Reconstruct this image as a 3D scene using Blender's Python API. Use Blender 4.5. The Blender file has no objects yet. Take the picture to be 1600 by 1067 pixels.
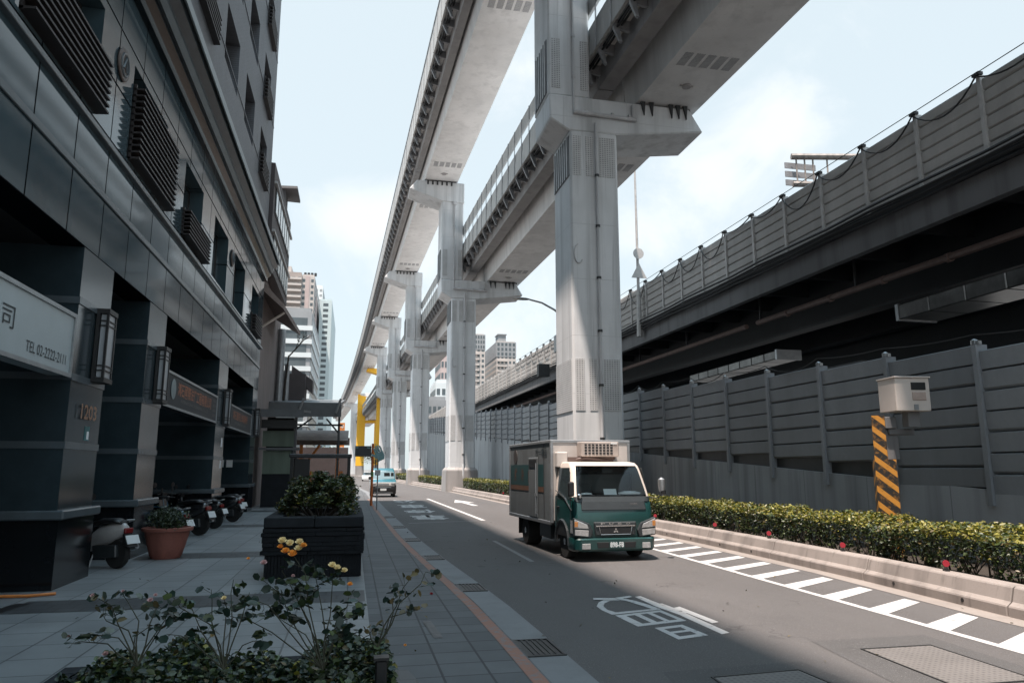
import bpy, math, random
import numpy as np
from mathutils import Vector, Matrix, Euler
R = math.radians
random.seed(7); np.random.seed(7)
S = bpy.context.scene
C = S.collection
# ---------------------------------------------------------------- camera
cam_d = bpy.data.cameras.new('camera'); cam = bpy.data.objects.new('camera', cam_d); C.objects.link(cam)
cam.location = (0, 0, 1.8); cam.rotation_euler = (R(90 + 9.96), 0, R(-12.2))
cam_d.sensor_width = 36; cam_d.lens = 25.63; cam_d.clip_start = 0.05; cam_d.clip_end = 6000
S.camera = cam
# ---------------------------------------------------------------- exposure
S.view_settings.view_transform = 'Standard'; S.view_settings.look = 'None'
S.view_settings.exposure = 1.6; S.view_settings.gamma = 1
# ---------------------------------------------------------------- sun
LD = Vector((0.20, 0.23, -1.0)).normalized()          # direction the light travels
sun_d = bpy.data.lights.new('sun', 'SUN'); sun = bpy.data.objects.new('sun', sun_d); C.objects.link(sun)
sun_d.energy = 3.4; sun_d.angle = R(0.9); sun_d.color = (1.0, 0.87, 0.78)
sun.rotation_euler = LD.to_track_quat('-Z', 'Y').to_euler(); sun.location = (-20, -10, 80)
SUN_EL = math.asin(-LD.z); SUN_AZ = math.atan2(-LD.x, -LD.y)
# ---------------------------------------------------------------- world
W = bpy.data.worlds.new('World'); S.world = W; W.use_nodes = True
nt = W.node_tree; N = nt.nodes; L = nt.links
for n in list(N): N.remove(n)
out = N.new('ShaderNodeOutputWorld'); bg = N.new('ShaderNodeBackground')
sky = N.new('ShaderNodeTexSky'); sky.sky_type = 'NISHITA'; sky.sun_disc = False
sky.sun_elevation = SUN_EL; sky.sun_rotation = SUN_AZ; sky.dust_density = 3.0; sky.air_density = 1.0
tc = N.new('ShaderNodeTexCoord')
def wmath(op, a, b=None, c=None, clamp=False):
    n = N.new('ShaderNodeMath'); n.operation = op; n.use_clamp = clamp
    for i, v in enumerate((a, b, c)):
        if v is None: continue
        if isinstance(v, (int, float)): n.inputs[i].default_value = v
        else: L.new(v, n.inputs[i])
    return n.outputs[0]
noi = N.new('ShaderNodeTexNoise'); noi.inputs['Scale'].default_value = 4.2; noi.inputs['Detail'].default_value = 12
noi.inputs['Roughness'].default_value = 0.62; noi.inputs['Distortion'].default_value = .6; L.new(tc.outputs['Generated'], noi.inputs['Vector'])
def pixdir(u, v):
    x = (u-800)/1139; y = -(v-533.5)/1139; P = math.atan(200/1139); Yw = R(12.2)
    f = math.cos(P)-y*math.sin(P); z = math.sin(P)+y*math.cos(P)
    return Vector((x*math.cos(Yw)+f*math.sin(Yw), -x*math.sin(Yw)+f*math.cos(Yw), z)).normalized()
acc = None                                              # cumulus patches standing in these directions of the sky
for (u, v, rad, w) in ((560, 345, .10, 1.0), (1215, 215, .10, 1.0), (1110, 290, .12, 1.0), (1040, 330, .11, .8), (820, 110, .10, .7),
                       (1330, 20, .08, .5), (640, 420, .14, .5), (760, 520, .2, .8), (1250, 170, .06, .6), (500, 330, .06, .5)):
    d = pixdir(u, v)
    vm = N.new('ShaderNodeVectorMath'); vm.operation = 'SUBTRACT'; L.new(tc.outputs['Generated'], vm.inputs[0]); vm.inputs[1].default_value = d
    sc = N.new('ShaderNodeVectorMath'); sc.operation = 'MULTIPLY'; L.new(vm.outputs[0], sc.inputs[0]); sc.inputs[1].default_value = (1, 1, 1.7)
    ln = N.new('ShaderNodeVectorMath'); ln.operation = 'LENGTH'; L.new(sc.outputs[0], ln.inputs[0])
    f = wmath('SUBTRACT', 1.0, wmath('DIVIDE', ln.outputs['Value'], rad*1.25), clamp=True)
    f = wmath('MULTIPLY', f, w)
    acc = f if acc is None else wmath('MAXIMUM', acc, f)
cl = wmath('ADD', wmath('MULTIPLY', acc, 1.0), wmath('MULTIPLY', wmath('SUBTRACT', noi.outputs['Fac'], 0.5), 2.6))
mr = N.new('ShaderNodeMapRange'); mr.interpolation_type = 'SMOOTHSTEP'; L.new(cl, mr.inputs['Value'])
mr.inputs['From Min'].default_value = 0.15; mr.inputs['From Max'].default_value = 1.0
clf = wmath('MULTIPLY', mr.outputs['Result'], 0.62)
scl = N.new('ShaderNodeVectorMath'); scl.operation = 'SCALE'; L.new(sky.outputs[0], scl.inputs[0]); scl.inputs['Scale'].default_value = 1.0
m1 = N.new('ShaderNodeMixRGB'); m1.inputs['Fac'].default_value = 0.82; L.new(scl.outputs[0], m1.inputs['Color1'])
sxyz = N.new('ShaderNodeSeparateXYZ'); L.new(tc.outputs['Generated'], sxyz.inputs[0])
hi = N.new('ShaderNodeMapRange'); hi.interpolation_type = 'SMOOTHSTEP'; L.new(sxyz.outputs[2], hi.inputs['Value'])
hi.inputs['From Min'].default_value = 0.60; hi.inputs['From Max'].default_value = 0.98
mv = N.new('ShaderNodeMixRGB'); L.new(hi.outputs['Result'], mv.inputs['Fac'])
mv.inputs['Color1'].default_value = (3.12, 3.52, 3.6, 1); mv.inputs['Color2'].default_value = (6.4, 9.9, 12.4, 1)   # pale haze low down; overhead, out of view, made brighter and bluer to fill shade
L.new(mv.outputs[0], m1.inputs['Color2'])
m2 = N.new('ShaderNodeMixRGB'); L.new(clf, m2.inputs['Fac']); L.new(m1.outputs[0], m2.inputs['Color1'])
m2.inputs['Color2'].default_value = (4.15, 4.2, 4.25, 1)
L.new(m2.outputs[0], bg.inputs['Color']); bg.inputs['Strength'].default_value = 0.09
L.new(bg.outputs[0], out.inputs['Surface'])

# ================================================================ helpers
def tag(o, label=None, cat=None, group=None, kind=None):
    if label: o['label'] = label
    if cat: o['category'] = cat
    if group: o['group'] = group
    if kind: o['kind'] = kind
    return o
def thing(name, label, cat, loc=(0, 0, 0), rz=0.0, group=None):
    o = bpy.data.objects.new(name, None); C.objects.link(o); o.location = loc; o.rotation_euler = (0, 0, rz)
    o.empty_display_size = .2
    return tag(o, label, cat, group)
class MB:
    def __init__(s): s.v = []; s.f = []; s.m = []; s.k = 0
    def add(s, vs, fs):
        b = len(s.v); s.v += [tuple(p) for p in vs]; s.f += [tuple(i+b for i in f) for f in fs]; s.m += [s.k]*len(fs); return s
    def box(s, x0, x1, y0, y1, z0, z1, M=None):
        vs = [Vector(p) for p in ((x0,y0,z0),(x1,y0,z0),(x1,y1,z0),(x0,y1,z0),(x0,y0,z1),(x1,y0,z1),(x1,y1,z1),(x0,y1,z1))]
        if M: vs = [M @ p for p in vs]
        return s.add(vs, [(3,2,1,0),(4,5,6,7),(0,1,5,4),(1,2,6,5),(2,3,7,6),(3,0,4,7)])
    def hexa(s, b, t):          # 4 bottom pts, 4 top pts
        return s.add(list(b)+list(t), [(3,2,1,0),(4,5,6,7),(0,1,5,4),(1,2,6,5),(2,3,7,6),(3,0,4,7)])
    def prism(s, poly, axis, a, b):   # poly in the two other axes, extruded along axis
        n = len(poly)
        def mk(p, t):
            return (t, p[0], p[1]) if axis == 'x' else ((p[0], t, p[1]) if axis == 'y' else (p[0], p[1], t))
        vs = [mk(p, a) for p in poly]+[mk(p, b) for p in poly]
        fs = [tuple(range(n-1, -1, -1)), tuple(range(n, 2*n))]+[(i, (i+1) % n, n+(i+1) % n, n+i) for i in range(n)]
        return s.add(vs, fs)
    def tube(s, pts, r, n=8, cap=True):
        pts = [Vector(p) for p in pts]; rs = r if isinstance(r, (list, tuple)) else [r]*len(pts)
        vs = []; pu = None
        for i, p in enumerate(pts):
            d = (pts[min(i+1, len(pts)-1)]-pts[max(i-1, 0)]).normalized()
            u = d.orthogonal().normalized() if pu is None else (pu-d*pu.dot(d)).normalized()
            pu = u; w = d.cross(u)
            for k in range(n):
                a = 2*math.pi*k/n; vs.append(p+(u*math.cos(a)+w*math.sin(a))*rs[i])
        fs = []
        for i in range(len(pts)-1):
            for k in range(n):
                fs.append((i*n+k, i*n+(k+1) % n, (i+1)*n+(k+1) % n, (i+1)*n+k))
        if cap: fs.append(tuple(range(n-1, -1, -1))); fs.append(tuple((len(pts)-1)*n+k for k in range(n)))
        return s.add(vs, fs)
    def lathe(s, prof, c=(0, 0, 0), n=20, M=None):   # prof: (r,z)
        vs = []
        for r, z in prof:
            for k in range(n):
                a = 2*math.pi*k/n; p = Vector((r*math.cos(a), r*math.sin(a), z))
                if M: p = M @ p
                vs.append(p+Vector(c))
        fs = [(i*n+k, i*n+(k+1) % n, (i+1)*n+(k+1) % n, (i+1)*n+k) for i in range(len(prof)-1) for k in range(n)]
        fs.append(tuple(range(n-1, -1, -1))); fs.append(tuple((len(prof)-1)*n+k for k in range(n)))
        return s.add(vs, fs)
    def strip(s, A, B):         # quads between two polylines
        n = len(A); return s.add(list(A)+list(B), [(i, i+1, n+i+1, n+i) for i in range(n-1)])
def link(name, me, m, parent=None, world=True):
    for x in (m if isinstance(m, (list, tuple)) else [m]): me.materials.append(x)
    o = bpy.data.objects.new(name, me); C.objects.link(o)
    if parent:
        o.parent = parent
        if world:
            q = parent; M = Matrix.Identity(4)
            while q: M = (Matrix.Translation(q.location) @ q.rotation_euler.to_matrix().to_4x4()) @ M; q = q.parent
            me.transform(M.inverted())
    return o
def ob(name, mb, m, parent=None, bevel=0, smooth=False, world=True, seg=1):
    used = sorted({i for f in mb.f for i in f})
    if len(used) < len(mb.v): mp = {i: k for k, i in enumerate(used)}; mb.v = [mb.v[i] for i in used]; mb.f = [tuple(mp[i] for i in f) for f in mb.f]
    me = bpy.data.meshes.new(name); me.from_pydata(mb.v, [], mb.f); me.update()
    o = link(name, me, m, parent, world)
    if isinstance(m, (list, tuple)): me.polygons.foreach_set('material_index', mb.m)
    if bevel:
        b = o.modifiers.new('bevel', 'BEVEL'); b.width = bevel; b.segments = seg; b.limit_method = 'ANGLE'; b.angle_limit = R(40)
    if smooth:
        me.polygons.foreach_set('use_smooth', [True]*len(me.polygons))
        if smooth != 2:
            try: me.set_sharp_from_angle(angle=R(38))
            except Exception: pass
    return o
def copy_tree(o, parent=None):
    c = o.copy(); C.objects.link(c); c.parent = parent
    for ch in list(o.children): copy_tree(ch, c)
    return c
def text_mesh(txt, w, h, bold=0.0, depth=0.004):
    """lettering w x h centred on origin in XY, facing +Z"""
    cu = bpy.data.curves.new('txt', 'FONT'); cu.body = txt; cu.size = 1; cu.offset = bold; cu.extrude = 0; cu.resolution_u = 3
    to = bpy.data.objects.new('txt', cu); C.objects.link(to); bpy.context.view_layer.update()
    dg = bpy.context.evaluated_depsgraph_get(); me = bpy.data.meshes.new_from_object(to.evaluated_get(dg))
    bpy.data.objects.remove(to); bpy.data.curves.remove(cu)
    if not len(me.vertices): return me
    co = np.empty(len(me.vertices)*3); me.vertices.foreach_get('co', co); co = co.reshape(-1, 3)
    mn, mx = co.min(0), co.max(0)
    co[:, 0] = (co[:, 0]-(mn[0]+mx[0])/2)/max(mx[0]-mn[0], 1e-6)*w
    co[:, 1] = (co[:, 1]-(mn[1]+mx[1])/2)/max(mx[1]-mn[1], 1e-6)*h
    co[:, 2] = 0
    me.vertices.foreach_set('co', co.ravel()); me.update(); me.materials.clear(); return me
def text(name, txt, w, h, M, m, parent=None, bold=0.0):
    me = text_mesh(txt, w, h, bold); me.transform(M); me.name = name
    return link(name, me, m, parent)
def Mframe(loc, right, up):
    r = Vector(right).normalized(); u = Vector(up).normalized(); n = r.cross(u)
    return Matrix(((r.x, u.x, n.x, loc[0]), (r.y, u.y, n.y, loc[1]), (r.z, u.z, n.z, loc[2]), (0, 0, 0, 1)))
# ---------------------------------------------------------------- materials
class Mat:
    def __init__(s, name):
        s.m = bpy.data.materials.new(name); s.m.use_nodes = True; s.t = s.m.node_tree
        s.b = s.t.nodes['Principled BSDF']; s.co = s.t.nodes.new('ShaderNodeTexCoord')
    def n(s, ty, **k):
        x = s.t.nodes.new(ty)
        for a, v in k.items(): setattr(x, a, v)
        return x
    def l(s, a, b): s.t.links.new(a, b)
    def mapping(s, scale=(1, 1, 1), src='Object', rot=(0, 0, 0)):
        mp = s.n('ShaderNodeMapping'); mp.inputs['Scale'].default_value = scale; mp.inputs['Rotation'].default_value = rot
        if src == 'Position':
            g = s.n('ShaderNodeNewGeometry'); s.l(g.outputs['Position'], mp.inputs['Vector'])
        else: s.l(s.co.outputs[src], mp.inputs['Vector'])
        return mp.outputs[0]
    def noise(s, scale, detail=4, vec=None, rough=.55):
        x = s.n('ShaderNodeTexNoise'); x.inputs['Scale'].default_value = scale; x.inputs['Detail'].default_value = detail
        x.inputs['Roughness'].default_value = rough
        s.l(vec if vec is not None else s.mapping(), x.inputs['Vector']); return x.outputs['Fac']
    def ramp(s, f, a, b):
        x = s.n('ShaderNodeMapRange'); s.l(f, x.inputs['Value']); x.inputs['From Min'].default_value = a; x.inputs['From Max'].default_value = b
        return x.outputs['Result']
    def mix(s, f, a, b, mode='MIX'):
        x = s.n('ShaderNodeMixRGB'); x.blend_type = mode
        for i, v in enumerate((f, a, b)):
            if isinstance(v, (int, float)): x.inputs[i].default_value = v
            elif isinstance(v, (tuple, list)): x.inputs[i].default_value = (*v[:3], 1)
            else: s.l(v, x.inputs[i])
        return x.outputs[0]
    def bump(s, h, st, dist=.02):
        x = s.n('ShaderNodeBump'); x.inputs['Strength'].default_value = st; x.inputs['Distance'].default_value = dist
        s.l(h, x.inputs['Height']); s.l(x.outputs[0], s.b.inputs['Normal'])
    def col(s, c):
        if isinstance(c, tuple): s.b.inputs['Base Color'].default_value = (*c[:3], 1)
        else: s.l(c, s.b.inputs['Base Color'])
    def rough(s, r):
        if isinstance(r, (int, float)): s.b.inputs['Roughness'].default_value = r
        else: s.l(r, s.b.inputs['Roughness'])
def dk(c, f): return tuple(x*f for x in c)
def simple(name, c, rough=.6, metal=0, var=.25, scale=3, bump=0, streak=False, spec=.5, coat=0, src='Object', orand=0):
    M = Mat(name)
    v = M.mapping((1, 1, .18) if streak else (1, 1, 1), src)
    a = M.noise(scale, 6, v); b = M.noise(scale*9, 3, M.mapping((1, 1, 1), src))
    cc = M.mix(M.ramp(a, .3, .7), dk(c, 1-var), dk(c, 1+var*.55)); cc = M.mix(M.ramp(b, .25, .75), cc, M.mix(.5, cc, dk(c, 1-var)))
    if orand:
        oi = M.n('ShaderNodeObjectInfo'); cc = M.mix(oi.outputs['Random'], M.mix(1, cc, (1-orand,)*3, 'MULTIPLY'), cc)
    M.col(cc); M.rough(rough); M.b.inputs['Metallic'].default_value = metal
    M.b.inputs['Specular IOR Level'].default_value = spec
    if coat: M.b.inputs['Coat Weight'].default_value = coat; M.b.inputs['Coat Roughness'].default_value = .08
    if bump: M.bump(b, bump, .01)
    return M.m
def glass(name, c=(.03, .04, .045), rough=.04):
    M = Mat(name); M.col(c); M.rough(rough); M.b.inputs['Specular IOR Level'].default_value = .9
    nz = M.noise(2.2, 2); M.bump(nz, .03, .02); return M.m
def asphalt(name, c):
    M = Mat(name); p = M.mapping((1, 1, 1), 'Position')
    a = M.noise(.45, 6, M.mapping((1, .3, 1), 'Position'), .65); b = M.noise(230, 2, p); d = M.noise(2.2, 8, M.mapping((1, .55, 1), 'Position'), .7)
    cc = M.mix(M.ramp(a, .32, .68), dk(c, .76), dk(c, 1.14)); cc = M.mix(M.ramp(d, .52, .72), cc, dk(c, .74))
    e_ = M.noise(14, 5, p, .7); cc = M.mix(M.ramp(e_, .35, .65), M.mix(1, cc, (.84,)*3, 'MULTIPLY'), cc); cc = M.mix(M.ramp(b, .38, .68), dk(c, .42), cc); cc = M.mix(M.ramp(M.noise(75, 2, p), .62, .72), cc, dk(c, 2.1))
    w = M.n('ShaderNodeTexWave'); w.bands_direction = 'X'; w.inputs['Scale'].default_value = .18; w.inputs['Distortion'].default_value = 1.2; w.inputs['Detail'].default_value = 2; M.l(M.mapping((1, .06, 1), 'Position'), w.inputs['Vector'])
    cc = M.mix(M.mix(.35, (0, 0, 0), w.outputs['Fac']), cc, dk(c, .7))          # worn wheel paths
    sp = M.noise(1.1, 4, M.mapping((1, 1, 1), 'Position', (0, 0, .6)), .5); cc = M.mix(M.ramp(sp, .685, .72), cc, dk(c, .42))   # oil spots
    vo = M.n('ShaderNodeTexVoronoi'); vo.feature = 'DISTANCE_TO_EDGE'; vo.inputs['Scale'].default_value = .32
    wp = M.n('ShaderNodeVectorMath', operation='ADD'); nz = M.n('ShaderNodeTexNoise'); nz.inputs['Scale'].default_value = 2.5; M.l(p, nz.inputs['Vector']); M.l(p, wp.inputs[0]); M.l(nz.outputs['Color'], wp.inputs[1]); M.l(wp.outputs[0], vo.inputs['Vector'])
    cc = M.mix(M.mix(M.ramp(M.noise(.3, 3, p), .5, .62), (0, 0, 0), M.ramp(vo.outputs['Distance'], .008, .0)), cc, dk(c, .35))   # hairline cracks
    M.col(cc); M.rough(.84); M.bump(b, .5, .006); return M.m
def brickmat(name, c1, c2, mortar, bw, bh, ax='xy', ms=.012, rough=.6, offset=.5, src='Position', bump=.3, var=.2, spec=.5, streaks=0, gloss=False):
    M = Mat(name)
    s = M.mapping((1, 1, 1), src); sp = M.n('ShaderNodeSeparateXYZ'); M.l(s, sp.inputs[0]); cb = M.n('ShaderNodeCombineXYZ')
    d = {'x': 0, 'y': 1, 'z': 2}; M.l(sp.outputs[d[ax[0]]], cb.inputs[0]); M.l(sp.outputs[d[ax[1]]], cb.inputs[1])
    br = M.n('ShaderNodeTexBrick'); M.l(cb.outputs[0], br.inputs['Vector']); br.offset = offset; br.squash = 1
    br.inputs['Scale'].default_value = 1; br.inputs['Brick Width'].default_value = bw; br.inputs['Row Height'].default_value = bh
    br.inputs['Mortar Size'].default_value = ms; br.inputs['Mortar Smooth'].default_value = .1; br.inputs['Bias'].default_value = 0
    br.inputs['Color1'].default_value = (*c1, 1); br.inputs['Color2'].default_value = (*c2, 1); br.inputs['Mortar'].default_value = (*mortar, 1)
    a = M.noise(1.3, 6, s); g = M.noise(140, 2, s)
    cc = M.mix(M.ramp(a, .3, .7), M.mix(1, br.outputs['Color'], (1-var,)*3, 'MULTIPLY'), br.outputs['Color'])
    cc = M.mix(M.ramp(g, .3, .7), M.mix(1, cc, (.86,)*3, 'MULTIPLY'), cc)
    if streaks:
        st = M.noise(2.0, 5, M.mapping((1, 1, .08), src)); cc = M.mix(M.ramp(st, .5, .75), cc, M.mix(1, cc, (1-streaks,)*3, 'MULTIPLY'))
    M.col(cc); M.rough(M.ramp(a, -.2 if rough > .3 else 0, 1) if False else rough); M.b.inputs['Specular IOR Level'].default_value = spec
    if gloss: M.rough(M.mix(br.outputs['Fac'], (.07,)*3, (.9,)*3)); M.l(M.mix(br.outputs['Fac'], (spec,)*3, (0, 0, 0)), M.b.inputs['Specular IOR Level'])
    inv = M.n('ShaderNodeMath', operation='SUBTRACT'); inv.inputs[0].default_value = 1; M.l(br.outputs['Fac'], inv.inputs[1])
    M.bump(inv.outputs[0], bump, .01); return M.m
def concrete(name, c, panel=None, dirt=.35, src='Position', rough=.75):
    M = Mat(name); p = M.mapping((1, 1, 1), src); bl = M.noise(.16, 8, p, .7)
    a = M.noise(.5, 7, p); st = M.noise(1.6, 6, M.mapping((1, 1, .06), src)); g = M.noise(35, 4, p)
    cc = M.mix(M.ramp(a, .3, .7), dk(c, .86), dk(c, 1.07)); cc = M.mix(M.ramp(bl, .5, .7), cc, dk(c, .84)); cc = M.mix(M.ramp(st, .48, .74), cc, dk(c, 1-dirt)); sf = M.noise(7, 4, M.mapping((1, 1, .03), src)); cc = M.mix(M.ramp(sf, .6, .72), cc, M.mix(.5, cc, dk(c, 1-dirt*1.2)))
    cc = M.mix(M.ramp(g, .3, .7), M.mix(.35, cc, dk(c, .8)), cc)
    if panel:
        sp = M.n('ShaderNodeSeparateXYZ'); M.l(p, sp.inputs[0]); cb = M.n('ShaderNodeCombineXYZ')
        ad = M.n('ShaderNodeMath', operation='ADD'); M.l(sp.outputs[0], ad.inputs[0]); M.l(sp.outputs[1], ad.inputs[1])
        M.l(ad.outputs[0], cb.inputs[0]); M.l(sp.outputs[2], cb.inputs[1])
        br = M.n('ShaderNodeTexBrick'); M.l(cb.outputs[0], br.inputs['Vector']); br.offset = 0
        br.inputs['Scale'].default_value = 1; br.inputs['Brick Width'].default_value = panel[0]; br.inputs['Row Height'].default_value = panel[1]
        br.inputs['Mortar Size'].default_value = .012
        cc = M.mix(br.outputs['Fac'], cc, dk(c, .55 if panel[0] < 50 else .72))
    M.col(cc); M.rough(rough); M.bump(g, .15, .01); return M.m
def stripes(name, c1, c2, per, ang):    # painted diagonal warning stripes
    M = Mat(name); w = M.n('ShaderNodeTexWave'); w.wave_type = 'BANDS'; w.bands_direction = 'X'; w.wave_profile = 'SIN'
    w.inputs['Scale'].default_value = per; w.inputs['Distortion'].default_value = 0
    s = M.mapping((1, 1, 1), 'Object'); sp = M.n('ShaderNodeSeparateXYZ'); M.l(s, sp.inputs[0])
    a = M.n('ShaderNodeMath', operation='MULTIPLY'); M.l(sp.outputs[0], a.inputs[0]); a.inputs[1].default_value = 1.25
    b = M.n('ShaderNodeMath', operation='MULTIPLY_ADD'); M.l(a.outputs[0], b.inputs[0]); b.inputs[1].default_value = ang; M.l(sp.outputs[2], b.inputs[2])
    cb = M.n('ShaderNodeCombineXYZ'); M.l(b.outputs[0], cb.inputs[0]); M.l(cb.outputs[0], w.inputs['Vector'])
    cc = M.mix(M.ramp(w.outputs['Fac'], .62, .66), c1, c2); cc = M.mix(M.ramp(M.noise(14, 5), .5, .8), cc, dk(c2, .6))
    M.col(cc); M.rough(.55); return M.m
def perforated(name, c, hole, sx, sz, flat_=False):
    M = Mat(name); s = M.mapping((1, 1, 1), 'Position'); sp = M.n('ShaderNodeSeparateXYZ'); M.l(s, sp.inputs[0])
    ad = M.n('ShaderNodeMath', operation='ADD'); M.l(sp.outputs[0], ad.inputs[0]); M.l(sp.outputs[1], ad.inputs[1])
    cb = M.n('ShaderNodeCombineXYZ'); M.l(sp.outputs[0] if flat_ else ad.outputs[0], cb.inputs[0]); M.l(sp.outputs[1 if flat_ else 2], cb.inputs[1])
    br = M.n('ShaderNodeTexBrick'); M.l(cb.outputs[0], br.inputs['Vector']); br.offset = 0
    br.inputs['Scale'].default_value = 1; br.inputs['Brick Width'].default_value = sx; br.inputs['Row Height'].default_value = sz
    br.inputs['Mortar Size'].default_value = min(sx, sz)*.28; br.inputs['Color1'].default_value = (*hole, 1); br.inputs['Color2'].default_value = (*dk(hole, 1.4), 1)
    br.inputs['Mortar'].default_value = (*c, 1); M.col(M.mix(M.ramp(M.noise(1.5, 5), .3, .7), M.mix(1, br.outputs['Color'], (.8,)*3, 'MULTIPLY'), br.outputs['Color'])); M.rough(.6); return M.m
def leafmat(name, c, rough=.45):
    M = Mat(name); oi = M.n('ShaderNodeNewGeometry'); rp = oi.outputs['Random Per Island']
    cc = M.mix(rp, dk(c, .65), dk(c, 1.35)); M.col(cc); M.rough(rough)
    M.b.inputs['Subsurface Weight'].default_value = 0
    tr = M.n('ShaderNodeBsdfTranslucent'); M.l(M.mix(1, cc, (1.0, 1.15, .5), 'MULTIPLY'), tr.inputs[0]); mx = M.n('ShaderNodeMixShader'); mx.inputs[0].default_value = .14
    M.l(M.b.outputs[0], mx.inputs[1]); M.l(tr.outputs[0], mx.inputs[2]); M.l(mx.outputs[0], M.t.nodes['Material Output'].inputs['Surface']); return M.m
m = {}
m['asphalt'] = asphalt('asphalt', (.125, .117, .115))
m['patch'] = asphalt('asphalt_patch', (.1, .096, .095))
m['gutter'] = concrete('gutter', (.17, .175, .18), dirt=.3)
m['gutter_warm'] = concrete('gutter_median', (.24, .21, .19), dirt=.25)
m['plaza'] = brickmat('plaza_tile', (.19, .203, .21), (.24, .252, .258), (.07, .075, .08), .62, .62, rough=.5, ms=.010, var=.25, offset=0)
m['plaza_dark'] = brickmat('plaza_dark_tile', (.05, .054, .058), (.062, .066, .07), (.03, .03, .03), .3, .3, rough=.5)
m['paver'] = brickmat('sidewalk_paver', (.085, .089, .094), (.115, .12, .125), (.035, .035, .038), .42, .42, rough=.72, offset=0, var=.3)
m['ground'] = concrete('far_ground', (.14, .135, .13))
m['soil'] = simple('soil', (.035, .027, .02), .95, scale=8, bump=.8, src='Position')
m['white_line'] = simple('road_paint', (.52, .51, .5), .6, var=.35, scale=14, src='Position')
def worn(name, c, under, a, b):
    M = Mat(name); p = M.mapping((1, 1, 1), 'Position'); n1 = M.noise(9, 8, p, .7); n2 = M.noise(60, 3, p)
    cc = M.mix(M.ramp(n2, .3, .7), dk(c, .8), c); cc = M.mix(M.ramp(M.noise(1.5, 4, p), .4, .7), cc, dk(c, .8)); M.col(M.mix(M.ramp(n1, a, b), cc, under)); M.rough(.7); return M.m
m['white_line'] = worn('road_paint_worn', (.5, .49, .48), (.12, .115, .112), .57, .66)
m['worn_line'] = simple('worn_paint', (.2, .2, .2), .7, var=.3, scale=14, src='Position')
m['orange_line'] = worn('orange_paint', (.27, .13, .09), (.15, .14, .14), .5, .62)
m['grate'] = perforated('grate_iron', (.09, .09, .09), (.01, .01, .01), .05, .2)
m['iron'] = simple('cast_iron', (.055, .055, .055), .5, .6, bump=.5, scale=6)
m['cover'] = perforated('tread_cover', (.15, .138, .13), (.075, .07, .067), .06, .06, True)
m['kerb'] = concrete('barrier_concrete', (.275, .24, .22), dirt=.6)
m['conc'] = concrete('viaduct_concrete', (.74, .73, .72), panel=None, dirt=.25)
m['conc_pier'] = concrete('pier_concrete', (.66, .67, .68), panel=(80, 2.45), dirt=.42)
m['conc_plinth'] = concrete('plinth_concrete', (.33, .31, .30), dirt=.5)
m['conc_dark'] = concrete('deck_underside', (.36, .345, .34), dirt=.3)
m['parapet'] = simple('parapet_panel', (.5, .5, .49), .6, streak=True, src='Position')
m['parapet_glass'] = simple('parapet_pane', (.62, .63, .63), .35, var=.15)
m['steel_dark'] = simple('steel_dark', (.05, .052, .055), .5, .3, src='Position')
m['bracket'] = simple('bracket_steel', (.3, .3, .31), .5, .2)
m['grille'] = perforated('pier_grille', (.56, .56, .56), (.2, .2, .205), .11, .09)
m['louver'] = simple('louver_dark', (.06, .062, .068), .4, .4)
m['pipe'] = simple('drain_pipe', (.52, .52, .53), .5, var=.25, streak=True)
m['yellow'] = simple('yellow_paint', (.92, .50, .035), .5, var=.12, src='Position')
m['brg_steel'] = simple('bridge_steel', (.02, .023, .027), .6, .1, src='Position', scale=1)
m['brg_fascia'] = concrete('bridge_fascia', (.16, .16, .165), dirt=.5)
m['swall_up'] = simple('noise_panel_upper', (.48, .465, .45), .55, var=.2, orand=.22, streak=True, src='Position', scale=1)
m['swall_lo'] = simple('noise_panel_lower', (.25, .268, .29), .5, var=.22, orand=.2, streak=True, src='Position', scale=1)
m['post_up'] = simple('noise_post', (.5, .49, .48), .5, .2)
m['base_wall'] = concrete('base_wall', (.33, .345, .36), dirt=.6, panel=(2.5, 9))
m['black'] = simple('black_plastic', (.012, .012, .013), .45)
m['rubber'] = simple('rubber', (.015, .015, .015), .85)
m['cable'] = simple('cable', (.02, .02, .022), .6)
m['metal'] = simple('galvanised', (.38, .39, .4), .4, .7)
m['duct'] = simple('polished_duct', (.15, .145, .14), .3, .9, var=.6, scale=.7, src='Position')
m['granite'] = brickmat('granite_cladding', (.046, .076, .092), (.072, .108, .126), (.006, .008, .010), 1.45, 1.06, 'yz', rough=.09, offset=0, ms=.02, bump=.5, var=.12, spec=.5, gloss=True)
m['granite_side'] = simple('granite_pier', (.03, .046, .055), .16, var=.2, spec=.45, src='Position')
m['granite_black'] = simple('black_granite', (.008, .01, .012), .13, var=.2, spec=.35, src='Position')
m['granite_band'] = simple('granite_band', (.085, .105, .118), .25, var=.15, src='Position')
m['towertile'] = brickmat('tower_tile', (.115, .122, .138), (.135, .142, .158), (.06, .062, .07), .24, .08, 'yz', rough=.5, ms=.006, bump=.15, var=.15, streaks=.15)
m['towertile_x'] = brickmat('tower_tile_side', (.085, .083, .088), (.10, .098, .103), (.05, .05, .052), .24, .08, 'xz', rough=.5, ms=.006, bump=.15, var=.15)
m['cornice'] = simple('cornice_metal', (.06, .075, .085), .3, .1, src='Position')
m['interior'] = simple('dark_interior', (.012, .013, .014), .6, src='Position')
m['wood_louver'] = simple('bronze_louver', (.035, .03, .03), .45, .2, var=.3)
m['glass'] = glass('window_glass')
m['glass_pale'] = glass('window_glass_pale', (.30, .36, .37), .12)
m['frame'] = simple('window_frame', (.03, .03, .032), .4)
m['lampglass'] = simple('lantern_glass', (.33, .35, .37), .3, var=.05)
m['sign_white'] = simple('sign_white', (.36, .42, .44), .35, var=.06)
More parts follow.
